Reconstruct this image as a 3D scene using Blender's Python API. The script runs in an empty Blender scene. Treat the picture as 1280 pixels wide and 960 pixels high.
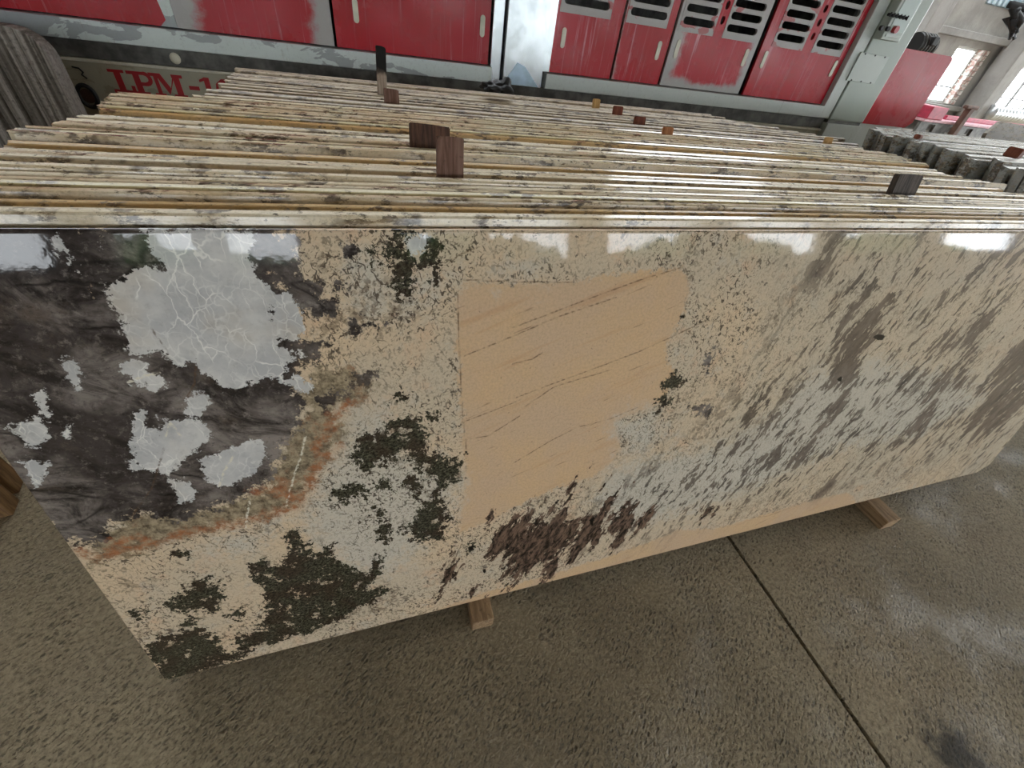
import bpy, bmesh, math, random
import numpy as np
from mathutils import Matrix, Vector
random.seed(7)
rng = np.random.default_rng(7)
sc = bpy.context.scene
C = sc.collection

# ------------------------------------------------------------------ camera
PP = np.array([640.0, 480.0])
VV = np.array([548.0, 1060.0]) - PP            # vanishing point of verticals
VH = np.array([2390.0, 291.0]) - PP            # vanishing point along the slabs
FPX = math.sqrt(-float(VV @ VH))
_d = np.array([VV[0], VV[1], FPX]); _d /= np.linalg.norm(_d)
_x = np.array([VH[0], VH[1], FPX]); _x /= np.linalg.norm(_x)
_z = -_d
_y = np.cross(_z, _x)
ROT = np.stack([_x, _y, _z])                   # world <- camera (x right, y down, z forward)
EYE = np.array([0.0, 0.0, 1.6])
cam = bpy.data.cameras.new('camera')
cam.sensor_width = 36.0
cam.lens = FPX * 36.0 / 1280.0
cam.clip_start = 0.02
cam.clip_end = 300
co = bpy.data.objects.new('camera', cam)
C.objects.link(co)
M = Matrix.Identity(4)
cols = [ROT @ np.array(v, float) for v in ((1, 0, 0), (0, -1, 0), (0, 0, -1))]
for j in range(3):
    for i in range(3):
        M[i][j] = cols[j][i]
M.translation = Vector(EYE)
co.matrix_world = M
sc.camera = co

# ------------------------------------------------------------------ sky and exposure
SKY = 5.2
w = bpy.data.worlds.new('world')
sc.world = w
w.use_nodes = True
bg = w.node_tree.nodes['Background']
bg.inputs[0].default_value = (0.90, 0.955, 1.0, 1)
bg.inputs[1].default_value = SKY
vs = sc.view_settings
vs.view_transform = 'Standard'
vs.look = 'None'
vs.gamma = 1.0
vs.use_curve_mapping = False
vs.exposure = 0.78


# ------------------------------------------------------------------ pixel helpers
def ray(p):
    return ROT @ np.array([p[0] - PP[0], p[1] - PP[1], FPX])


def at_y(p, y):
    r = ray(p)
    return EYE + r * (y / r[1])


def at_z(p, z):
    r = ray(p)
    return EYE + r * ((z - EYE[2]) / r[2])


LEAN = math.radians(12.15)
ZB = 0.07
YB = 0.534
UP = np.array([0.0, math.sin(LEAN), math.cos(LEAN)])
NRM = np.array([0.0, -math.cos(LEAN), math.sin(LEAN)])
XL = -0.696
ORG = np.array([XL, YB, ZB])


def at_slab(p):
    r = ray(p)
    q = EYE + r * (((ORG - EYE) @ NRM) / (r @ NRM)) - ORG
    return np.array([q[0], q @ UP])


# ------------------------------------------------------------------ node helper
def srgb(h):
    h = h.lstrip('#')
    o = []
    for i in (0, 2, 4):
        c = int(h[i:i + 2], 16) / 255
        o.append(c / 12.92 if c <= 0.04045 else ((c + 0.055) / 1.055) ** 2.4)
    return (o[0], o[1], o[2], 1.0)


class NT:
    def __init__(s, name):
        s.mat = bpy.data.materials.new(name)
        s.mat.use_nodes = True
        s.t = s.mat.node_tree
        s.b = s.t.nodes['Principled BSDF']
        s.co = s.t.nodes.new('ShaderNodeTexCoord')

    def put(s, sock, v):
        if isinstance(v, bpy.types.NodeSocket):
            s.t.links.new(v, sock)
        elif isinstance(v, str):
            sock.default_value = srgb(v)
        else:
            sock.default_value = v

    @property
    def obj(s):
        return s.co.outputs['Object']

    @property
    def pos(s):
        return s.t.nodes.new('ShaderNodeNewGeometry').outputs['Position']

    @property
    def rnd(s):
        return s.t.nodes.new('ShaderNodeObjectInfo').outputs['Random']

    def m(s, op, a, b=None, c=None):
        n = s.t.nodes.new('ShaderNodeMath')
        n.operation = op
        for i, v in enumerate((a, b, c)):
            if v is not None:
                s.put(n.inputs[i], v)
        return n.outputs[0]

    def vm(s, op, a, b):
        n = s.t.nodes.new('ShaderNodeVectorMath')
        n.operation = op
        s.put(n.inputs[0], a)
        s.put(n.inputs[1], b)
        return n.outputs[0]

    def noise(s, v, scale, detail=4, rough=0.55, dist=0.0, col=False):
        n = s.t.nodes.new('ShaderNodeTexNoise')
        s.put(n.inputs['Vector'], v)
        n.inputs['Scale'].default_value = scale
        n.inputs['Detail'].default_value = detail
        n.inputs['Roughness'].default_value = rough
        n.inputs['Distortion'].default_value = dist
        return n.outputs['Color' if col else 'Fac']

    def vor(s, v, scale, feat='F1', out='Distance'):
        n = s.t.nodes.new('ShaderNodeTexVoronoi')
        n.feature = feat
        s.put(n.inputs['Vector'], v)
        n.inputs['Scale'].default_value = scale
        return n.outputs[out]

    def ss(s, x, a, b, lo=0.0, hi=1.0):
        n = s.t.nodes.new('ShaderNodeMapRange')
        n.interpolation_type = 'SMOOTHSTEP'
        s.put(n.inputs[0], x)
        for i, v in enumerate((a, b, lo, hi)):
            s.put(n.inputs[i + 1], v)
        return n.outputs[0]

    def mix(s, f, a, b, mode='MIX'):
        n = s.t.nodes.new('ShaderNodeMix')
        n.data_type = 'RGBA'
        n.blend_type = mode
        s.put(n.inputs[0], f)
        s.put(n.inputs[6], a)
        s.put(n.inputs[7], b)
        return n.outputs[2]

    def attr(s, name):
        n = s.t.nodes.new('ShaderNodeAttribute')
        n.attribute_name = name
        return n.outputs['Fac']

    def map(s, v, loc=(0, 0, 0), rot=(0, 0, 0), scale=(1, 1, 1)):
        if any(rot) and scale != (1, 1, 1):        # turn first, then stretch
            v = s.map(v, rot=rot)
            rot = (0, 0, 0)
        n = s.t.nodes.new('ShaderNodeMapping')
        s.put(n.inputs[0], v)
        n.inputs[1].default_value = loc
        n.inputs[2].default_value = rot
        n.inputs[3].default_value = scale
        return n.outputs[0]

    def sep(s, v):
        n = s.t.nodes.new('ShaderNodeSeparateXYZ')
        s.put(n.inputs[0], v)
        return n.outputs

    def bump(s, h, strength=0.3, dist=0.01):
        n = s.t.nodes.new('ShaderNodeBump')
        s.put(n.inputs['Height'], h)
        n.inputs['Strength'].default_value = strength
        n.inputs['Distance'].default_value = dist
        s.t.links.new(n.outputs[0], s.b.inputs['Normal'])

    def out(s, col, rough=0.5, metal=0.0, spec=0.5):
        s.put(s.b.inputs['Base Color'], col)
        s.put(s.b.inputs['Roughness'], rough)
        s.put(s.b.inputs['Metallic'], metal)
        s.b.inputs['Specular IOR Level'].default_value = spec
        return s.mat


# ------------------------------------------------------------------ materials
def m_plain(name, col, rough=0.5, metal=0.0, var=0.12, sc_=14.0, bump=0.0):
    n = NT(name)
    a = n.noise(n.pos, sc_, 5, 0.6)
    c = n.mix(n.ss(a, 0.3, 0.7), tuple(x * (1 - var) for x in srgb(col)[:3]) + (1,), tuple(min(1, x * (1 + var)) for x in srgb(col)[:3]) + (1,))
    if bump:
        n.bump(n.noise(n.pos, sc_ * 6, 4), bump, 0.004)
    return n.out(c, rough, metal)


def m_floor():
    n = NT('dusty_concrete')
    p = n.pos
    wide = n.noise(p, 1.1, 5, 0.6)
    base = n.mix(n.ss(wide, 0.35, 0.65), '#96876c', '#b3a385')
    warm = n.noise(n.map(p, loc=(3, 1, 0)), 0.7, 3)
    base = n.mix(n.ss(warm, 0.5, 0.7, 0, 0.6), base, '#bda684')
    fine = n.noise(p, 70, 4, 0.7)
    base = n.mix(n.ss(fine, 0.34, 0.70, 0.0, 0.55), base, '#5b523f')
    # pits: elongated small dark marks
    q = n.map(p, rot=(0, 0, math.radians(-38)), scale=(1.0, 2.1, 1.0))
    jit = n.vm('SCALE', n.noise(p, 30, 2, col=True), (0, 0, 0))
    jit.node.inputs['Scale'].default_value = 0.035
    q2 = n.vm('ADD', q, jit)
    v = n.vor(q2, 33)
    gate = n.noise(p, 8, 4, 0.6)
    pit = n.m('MULTIPLY', n.ss(v, 0.36, 0.18), n.ss(gate, 0.44, 0.60))
    v2 = n.noise(q, 62, 3, 0.6)
    pit2 = n.m('MULTIPLY', n.ss(v2, 0.54, 0.64), n.ss(n.noise(p, 3.2, 3), 0.30, 0.55))
    pits = n.m('MAXIMUM', n.m('MULTIPLY', pit, 0.62), n.m('MULTIPLY', pit2, 0.60))
    base = n.mix(pits, base, '#3d372d')
    # pale scratches
    sx = n.map(p, rot=(0, 0, math.radians(35)), scale=(0.25, 2.4, 1))
    scr = n.m('MULTIPLY', n.ss(n.noise(sx, 60, 2), 0.68, 0.74), 0.4)
    base = n.mix(scr, base, '#c2b48f')
    # damp, smoother areas and dark oil marks
    sp = n.sep(p)
    damp = n.ss(n.noise(n.map(p, loc=(7, 2, 0)), 2.2, 5, 0.65), 0.5, 0.66)
    ox = n.m('SUBTRACT', sp[0], 1.62)
    oy = n.m('ADD', sp[1], 0.26)
    r = n.m('SQRT', n.m('ADD', n.m('MULTIPLY', ox, ox), n.m('MULTIPLY', oy, oy)))
    r = n.m('ADD', r, n.m('MULTIPLY', n.m('SUBTRACT', n.noise(p, 14, 5, 0.7), 0.5), 0.28))
    base = n.mix(n.ss(r, 0.14, 0.02, 0, 0.85), base, '#2b2822')
    h = n.m('SUBTRACT', n.noise(p, 90, 4, 0.6), n.m('MULTIPLY', pits, 0.9))
    n.bump(h, 1.0, 0.010)
    rough = n.m('SUBTRACT', 0.85, n.m('MULTIPLY', damp, 0.35))
    return n.out(base, rough, 0, 0.4)


def m_front_slab():
    n = NT('polished_pegmatite_granite')
    p = n.obj
    A = {k: n.attr(k) for k in ('dark', 'quartz', 'green', 'brown', 'rust', 'mud', 'pale', 'smooth', 'streak', 'line', 'wline', 'black', 'spot')}
    wob = n.m('SUBTRACT', n.noise(p, 22, 7, 0.68), 0.5)
    wob2 = n.m('SUBTRACT', n.noise(n.map(p, loc=(5, 5, 5)), 60, 5, 0.72), 0.5)
    wob3 = n.m('SUBTRACT', n.noise(n.map(p, loc=(1, 9, 5)), 150, 3, 0.6), 0.5)

    def warped(a, amp, amp2=0.0, amp3=0.0):
        v = n.m('MULTIPLY_ADD', wob, amp, A[a])
        if amp2:
            v = n.m('MULTIPLY_ADD', wob2, amp2, v)
        if amp3:
            v = n.m('MULTIPLY_ADD', wob3, amp3, v)
        return v

    def edge(a, amp, amp2=0.0, soft=0.003, amp3=0.0):
        return n.ss(warped(a, amp, amp2, amp3), -soft, soft)
    wpv = n.vm('SCALE', n.noise(p, 9, 3, col=True), (0, 0, 0))
    wpv.node.inputs['Scale'].default_value = 0.05
    pw = n.vm('ADD', p, wpv)
    ps = n.map(pw, rot=(0, math.radians(STREAK_ANGLE), 0), scale=(0.36, 1, 1.15))
    smooth = n.ss(warped('smooth', 0.06, 0.06), -0.007, 0.007)
    rough_zone = n.m('SUBTRACT', 1.0, n.m('MULTIPLY', smooth, 0.97))
    streak_w = n.ss(n.m('MULTIPLY_ADD', wob, 0.25, A['streak']), -0.14, 0.18)
    # --- ground mass
    big = n.noise(p, 3.2, 5, 0.55)
    graph = n.mix(n.ss(big, 0.36, 0.62), '#dcc3a3', '#d0bfa6')
    graph = n.mix(n.ss(n.noise(n.map(p, loc=(3, 3, 3)), 11, 6, 0.65), 0.52, 0.70, 0, 0.5), graph, '#dcb08c')
    graph = n.mix(n.ss(n.noise(n.map(p, loc=(6, 3, 1)), 17, 6, 0.7), 0.52, 0.68, 0, 0.5), graph, '#c6bfb1')
    feld = n.mix(n.ss(n.noise(p, 5, 5, 0.6), 0.35, 0.65), '#d9b78f', '#d2b494')
    ground = n.mix(smooth, graph, feld)
    ground = n.mix(n.m('MULTIPLY', streak_w, n.m('SUBTRACT', 0.55, n.m('MULTIPLY', smooth, 0.4))), ground, '#cabda6')
    ground = n.mix(n.ss(warped('pale', 0.30, 0.10), -0.05, 0.06, 0, 0.85), ground, '#cdc6b7')
    grain = n.noise(p, 150, 5, 0.7)
    ground = n.mix(n.ss(grain, 0.38, 0.72, 0, 0.30), ground, '#8f7c66')
    col = ground
    # graphic-texture dashes: broken contour lines of a warped noise
    dens = n.ss(n.noise(n.map(p, loc=(9, 1, 2)), 5.5, 4, 0.6), 0.36, 0.56, 0.30, 1.0)
    not_streak = n.m('SUBTRACT', 1.0, n.m('MULTIPLY', streak_w, 0.55))

    def dashes(scale, rot, loc, w_, g_):
        q = n.map(pw, loc=loc, rot=(0, math.radians(rot), 0), scale=(1, 1, 0.5))
        d = n.m('ABSOLUTE', n.m('SUBTRACT', n.noise(q, scale, 2.0, 0.5), 0.5))
        g = n.ss(n.noise(n.map(p, loc=(2 + loc[0], 3, 4)), scale * 1.15, 2, 0.5), g_, g_ + 0.07)
        return n.m('MULTIPLY', n.ss(d, w_, w_ * 0.35), g)
    dash = n.m('MAXIMUM', dashes(60, 25, (0, 0, 0), 0.046, 0.47), n.m('MULTIPLY', dashes(100, -35, (4, 1, 2), 0.05, 0.48), 0.75))
    dash = n.m('MULTIPLY', dash, n.m('MULTIPLY', dens, rough_zone))
    col = n.mix(n.m('MULTIPLY', n.m('MULTIPLY', dash, not_streak), 0.88), col, '#43382f')
    pack = n.ss(n.noise(n.map(p, loc=(3, 5, 9)), 7.5, 5, 0.65), 0.55, 0.66)
    tight = n.m('MULTIPLY', n.ss(n.noise(pw, 75, 4, 0.6), 0.47, 0.55), n.m('MULTIPLY', pack, rough_zone))
    col = n.mix(n.m('MULTIPLY', n.m('MULTIPLY', tight, not_streak), 0.62), col, '#5a4a3c')
    # diagonal flakes on the right half, denser in the smoky brown spots
    f1 = n.noise(ps, 50, 4, 0.62)
    f2 = n.noise(n.map(ps, loc=(4, 4, 1)), 13, 5, 0.65)
    spotd = n.ss(n.m('MULTIPLY_ADD', n.m('SUBTRACT', f2, 0.5), 0.30, A['spot']), -0.06, 0.05)
    lvl = n.m('SUBTRACT', n.ss(f2, 0.38, 0.64, 0.59, 0.475), n.m('MULTIPLY', spotd, 0.17))
    flake = n.ss(n.m('SUBTRACT', f1, lvl), 0.0, 0.055)
    flake = n.m('MULTIPLY', flake, n.m('MAXIMUM', streak_w, spotd))
    flc = n.mix(n.ss(n.noise(ps, 24, 5, 0.65), 0.36, 0.64), '#2d2521', '#6e6054')
    col = n.mix(n.m('MULTIPLY', flake, n.m('MULTIPLY', n.m('SUBTRACT', 1.0, n.m('MULTIPLY', smooth, 0.75)), 0.82)), col, flc)
    col = n.mix(n.m('MULTIPLY', spotd, 0.22), col, '#6b5a4e')
    big_fl = n.m('MULTIPLY', n.ss(n.noise(n.map(ps, loc=(1, 7, 3)), 12, 6, 0.68), 0.59, 0.66), streak_w)
    col = n.mix(n.m('MULTIPLY', big_fl, 0.72), col, flc)
    # faint slanted cleavage lines in the smooth feldspar
    pl = n.map(p, rot=(0, math.radians(20), 0), scale=(0.07, 1, 1))
    cl = n.m('MULTIPLY', n.ss(n.noise(pl, 42, 3, 0.6), 0.55, 0.70), smooth)
    col = n.mix(n.m('MULTIPLY', cl, 0.34), col, '#c0906a')
    cl2 = n.m('MULTIPLY', n.ss(n.noise(n.map(pl, loc=(3, 0, 1)), 95, 2, 0.5), 0.66, 0.71), smooth)
    col = n.mix(n.m('MULTIPLY', cl2, n.ss(n.noise(p, 16, 3), 0.42, 0.6, 0.0, 0.55)), col, '#6e5138')
    sp_ = n.m('MULTIPLY', n.ss(n.noise(p, 110, 3, 0.6), 0.64, 0.70), n.m('MULTIPLY', smooth, n.ss(n.noise(p, 12, 3), 0.42, 0.56)))
    col = n.mix(n.m('MULTIPLY', sp_, 0.6), col, '#6c5540')
    # scattered dark flecks in the ground mass
    fl = n.m('MULTIPLY', n.ss(n.noise(n.map(p, loc=(8, 8, 8)), 24, 6, 0.72), 0.615, 0.645), rough_zone)
    col = n.mix(n.m('MULTIPLY', fl, 0.80), col, n.mix(n.noise(p, 90, 4, 0.7), '#2f2925', '#75695e'))
    # --- muddy and rusty zone
    mudc = n.mix(n.ss(n.noise(p, 45, 7, 0.75), 0.36, 0.64), '#4f4433', '#ab9a7e')
    mudc = n.mix(n.ss(n.noise(p, 13, 6, 0.7), 0.52, 0.68, 0, 0.7), mudc, '#9a6442')
    col = n.mix(n.m('MULTIPLY', edge('mud', 0.16, 0.10, 0.012), 0.9), col, mudc)
    # --- smoky dark mass
    smoke = n.noise(n.map(p, rot=(0, math.radians(-20), 0), scale=(0.8, 1, 1.3)), 11, 10, 0.70, 0.7)
    darkc = n.mix(n.ss(smoke, 0.36, 0.64), '#282321', '#8d837c')
    darkc = n.mix(n.ss(n.noise(n.map(p, loc=(2, 2, 2)), 4.2, 6, 0.6), 0.43, 0.60, 0, 0.85), darkc, '#2a2322')
    darkc = n.mix(n.ss(n.noise(n.map(p, loc=(7, 2, 3)), 6, 7, 0.7), 0.52, 0.68, 0, 0.6), darkc, '#6b5d50')
    darkc = n.mix(n.ss(n.noise(p, 60, 7, 0.75), 0.52, 0.70, 0, 0.55), darkc, '#9a9088')
    darkc = n.mix(n.ss(n.noise(n.map(p, loc=(1, 1, 6)), 80, 6, 0.75), 0.52, 0.68, 0, 0.6), darkc, '#1d1816')
    ck = n.m('MULTIPLY', n.ss(n.vor(n.map(pw, scale=(1.0, 1, 1.5)), 5.5, 'DISTANCE_TO_EDGE'), 0.030, 0.0), n.ss(n.noise(p, 5, 3), 0.44, 0.58))
    darkc = n.mix(n.m('MULTIPLY', ck, 0.75), darkc, '#161210')
    col = n.mix(edge('dark', 0.12, 0.09, 0.005, 0.03), col, darkc)
    # --- rust lines
    rustc = n.mix(n.noise(p, 45, 6, 0.7), '#7e3d20', '#c38457')
    rm = n.m('MULTIPLY', edge('rust', 0.07, 0.06, 0.012), n.ss(n.noise(p, 40, 5, 0.7), 0.38, 0.58, 0.15, 0.85))
    col = n.mix(rm, col, rustc)
    # --- quartz, veined
    qb = n.mix(n.ss(n.noise(p, 9, 6, 0.65), 0.36, 0.64), '#b8b7b6', '#d4d1cc')
    qb = n.mix(n.ss(n.noise(p, 5, 4), 0.52, 0.70, 0, 0.6), qb, '#bcae9b')
    qb = n.mix(n.ss(n.noise(p, 55, 6, 0.72), 0.50, 0.72, 0, 0.35), qb, '#8e8b87')
    wqs = n.vm('SCALE', n.noise(p, 14, 4, col=True), (0, 0, 0))
    wqs.node.inputs['Scale'].default_value = 0.06
    wq = n.vm('ADD', p, wqs)
    vein = n.m('MULTIPLY', n.ss(n.vor(n.map(wq, scale=(1.3, 1, 0.7)), 21, 'DISTANCE_TO_EDGE'), 0.036, 0.008), n.ss(n.noise(p, 12, 3), 0.42, 0.58))
    vein2 = n.m('MULTIPLY', n.ss(n.vor(n.map(wq, scale=(1.2, 1, 0.8)), 40, 'DISTANCE_TO_EDGE'), 0.07, 0.0), n.ss(n.noise(p, 14, 3), 0.40, 0.6, 0, 0.6))
    qb = n.mix(n.m('MULTIPLY', n.m('MAXIMUM', vein, vein2), 0.8), qb, '#eeebe4')
    col = n.mix(edge('quartz', 0.045, 0.05, 0.002, 0.02), col, qb)
    # --- mica clusters
    gn = n.noise(n.map(p, scale=(1, 1, 1.6), rot=(0, 0.5, 0)), 120, 6, 0.78)
    gc = n.mix(n.ss(gn, 0.42, 0.62), '#100f0b', '#5f5c49')
    gc = n.mix(n.ss(n.noise(p, 14, 5), 0.44, 0.60, 0, 0.65), gc, '#3a2b22')
    gm = edge('green', 0.13, 0.13, 0.0015, 0.04)
    holes = n.ss(n.noise(n.map(p, loc=(5, 2, 8)), 27, 6, 0.74), 0.575, 0.60)
    col = n.mix(n.m('MULTIPLY', gm, n.m('SUBTRACT', 1.0, n.m('MULTIPLY', holes, 0.85))), col, gc)
    bn = n.noise(ps, 70, 6, 0.75)
    bc = n.mix(n.ss(bn, 0.38, 0.64), '#1d1613', '#7a6353')
    ba = n.m('MULTIPLY_ADD', n.m('SUBTRACT', n.noise(ps, 17, 6, 0.66), 0.565), 0.62, A['brown'])
    ba = n.m('MULTIPLY_ADD', wob2, 0.16, ba)
    col = n.mix(n.ss(ba, -0.006, 0.010), col, bc)
    # --- drawn cracks
    ln = n.m('MULTIPLY_ADD', wob2, 0.006, A['line'])
    col = n.mix(n.m('MULTIPLY', n.ss(ln, 0.0028, 0.0006), n.ss(n.noise(p, 40, 2), 0.36, 0.55, 0.1, 0.72)), col, '#5c4632')
    wl = n.m('MULTIPLY_ADD', wob2, 0.010, A['wline'])
    col = n.mix(n.m('MULTIPLY', n.ss(wl, 0.0035, 0.0012), n.ss(n.noise(p, 90, 2), 0.44, 0.54, 0.1, 0.85)), col, '#e3dcc8')
    col = n.mix(edge('black', 0.02, 0.01, 0.002), col, '#090807')
    n.bump(n.noise(p, 70, 2, 0.5), 0.06, 0.0012)
    return n.out(col, n.ss(n.noise(p, 60, 3), 0.3, 0.8, 0.035, 0.07), 0, 0.5)


def m_slab(name, a, b, spot, rough=0.13, dense=0.5):
    n = NT(name)
    off = n.vm('SCALE', (17.0, 5.0, 9.0), (0, 0, 0))
    s = off.node
    n.put(s.inputs['Scale'], n.rnd)
    p = n.vm('ADD', n.pos, off)
    c = n.mix(n.ss(n.noise(p, 4, 4), 0.35, 0.65), a, b)
    tint = n.ss(n.rnd, 0.0, 1.0, 0.0, 0.35)
    c = n.mix(tint, c, b)
    q = n.map(p, scale=(0.7, 1.0, 1.8))
    sp = n.m('MULTIPLY', n.ss(n.noise(q, 22, 7, 0.74), 0.535 - 0.05 * dense, 0.58 - 0.05 * dense), n.ss(n.noise(p, 7, 4), 0.44, 0.54))
    spc = n.mix(n.ss(n.noise(q, 90, 4, 0.7), 0.4, 0.65), spot, '#85776b')
    c = n.mix(n.m('MULTIPLY', sp, 0.92), c, spc)
    sp2 = n.ss(n.noise(n.map(q, loc=(3, 8, 1)), 70, 4, 0.65), 0.60, 0.66)
    c = n.mix(n.m('MULTIPLY', sp2, n.ss(n.noise(p, 9, 3), 0.40, 0.52, 0.2, 0.85)), c, spot)
    c = n.mix(n.ss(n.noise(n.map(p, scale=(0.12, 1, 1)), 60, 4, 0.7), 0.46, 0.70, 0, 0.42), c, '#a98a55')
    c = n.mix(n.ss(n.noise(p, 120, 4, 0.75), 0.45, 0.72, 0, 0.35), c, '#7a6a52')
    n.bump(n.noise(n.map(p, scale=(0.4, 1, 1)), 110, 3), 0.10, 0.0015)
    return n.out(c, rough, 0, 0.5)


def m_red(name, wear=0.5, base='#a30814'):
    """red paint with chalky run marks and patches worn down to pale primer"""
    n = NT(name)
    p = n.obj
    sp = n.sep(p)
    c = n.mix(n.ss(n.noise(p, 2.2, 4), 0.3, 0.7), base, '#b01a2c')
    runs = n.noise(n.map(p, scale=(1, 1, 0.03)), 48, 5, 0.7)
    c = n.mix(n.m('MULTIPLY', n.ss(runs, 0.55, 0.68), n.ss(n.noise(p, 2.5, 3), 0.34, 0.62, 0.05 + 0.1 * wear, 0.30 + 0.45 * wear)), c, '#d9a5ae')
    hz = n.noise(n.map(p, loc=(4, 0, 1)), 3.1, 6, 0.62)
    if wear > 0.1:
        c = n.mix(n.ss(hz, 0.76 - 0.16 * wear, 0.90 - 0.14 * wear, 0, 0.4), c, '#c78f97')
    ed = n.attr('wear')
    wv = n.m('MULTIPLY_ADD', n.m('SUBTRACT', n.noise(p, 11, 6, 0.7), 0.5), 0.9, ed)
    c = n.mix(n.ss(wv, 0.35, 0.75), c, '#aaa7a4')
    return n.out(c, n.ss(hz, 0.3, 0.8, 0.20, 0.42), 0, 0.3)


def m_primer(name, a='#ccd6d2', b='#9fa5a6', patch=0.5, rust='#7d6a50'):
    """pale machine paint flaking to grey metal"""
    n = NT(name)
    p = n.pos
    k = n.noise(n.map(p, scale=(0.7, 1, 1.6)), 5.5, 6, 0.55, 0.6)
    c = n.mix(n.ss(k, patch - 0.006, patch + 0.006), b, a)
    c = n.mix(n.ss(n.noise(n.map(p, scale=(1, 1, 0.15)), 30, 5, 0.7), 0.60, 0.76, 0, 0.5), c, rust)
    c = n.mix(n.ss(n.noise(p, 60, 4, 0.7), 0.5, 0.8, 0, 0.3), c, '#767a7a')
    return n.out(c, 0.42, 0.0, 0.5)


def m_wood(name, a, b, axis=2, dark=None):
    n = NT(name)
    s = [9.0, 9.0, 9.0]
    s[axis] = 0.8
    g = n.noise(n.map(n.obj, scale=tuple(s)), 9, 5, 0.65, 0.6)
    c = n.mix(n.ss(g, 0.32, 0.68), a, b)
    c = n.mix(n.ss(n.noise(n.obj, 45, 5, 0.7), 0.56, 0.72, 0, 0.7), c, '#2b2019')
    if dark is not None:
        z = n.sep(n.obj)[2]
        c = n.mix(n.ss(n.m('MULTIPLY_ADD', n.noise(n.obj, 30, 4), 0.05, z), dark, dark + 0.03), c, '#14110f')
    n.bump(g, 0.4, 0.003)
    return n.out(c, 0.75, 0, 0.3)


def m_sawn():
    n = NT('saw_cut_stone')
    p = n.obj
    g = n.noise(n.map(p, scale=(9, 1, 0.12)), 5, 5, 0.6)
    c = n.mix(n.ss(g, 0.35, 0.68), '#5d574f', '#a79f98')
    c = n.mix(n.ss(n.noise(p, 75, 4, 0.7), 0.46, 0.72, 0, 0.6), c, '#3a3631')
    n.bump(n.m('ADD', g, n.m('MULTIPLY', n.noise(p, 80, 4), 0.3)), 0.6, 0.02)
    return n.out(c, 0.85, 0, 0.3)


def m_wall(name, a, b):
    n = NT(name)
    p = n.pos
    c = n.mix(n.ss(n.noise(p, 1.3, 6, 0.65), 0.35, 0.65), a, b)
    c = n.mix(n.ss(n.noise(n.map(p, scale=(1, 1, 0.2)), 6, 5, 0.7), 0.56, 0.75, 0, 0.4), c, '#6d675f')
    n.bump(n.noise(p, 20, 4), 0.3, 0.01)
    return n.out(c, 0.9, 0, 0.3)


def m_brick():
    n = NT('whitewashed_brick')
    p = n.pos
    c = n.mix(n.ss(n.noise(p, 14, 4), 0.42, 0.58), '#c9a59b', '#e6e2dc')
    return n.out(c, 0.85)


def m_glass():
    n = NT('window_glass')
    t = n.t
    tr = t.nodes.new('ShaderNodeBsdfTransparent')
    gl = t.nodes.new('ShaderNodeBsdfGlossy')
    gl.inputs['Roughness'].default_value = 0.03
    mx = t.nodes.new('ShaderNodeMixShader')
    mx.inputs[0].default_value = 0.08
    t.links.new(tr.outputs[0], mx.inputs[1])
    t.links.new(gl.outputs[0], mx.inputs[2])
    t.links.new(mx.outputs[0], t.nodes['Material Output'].inputs[0])
    return n.mat


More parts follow.
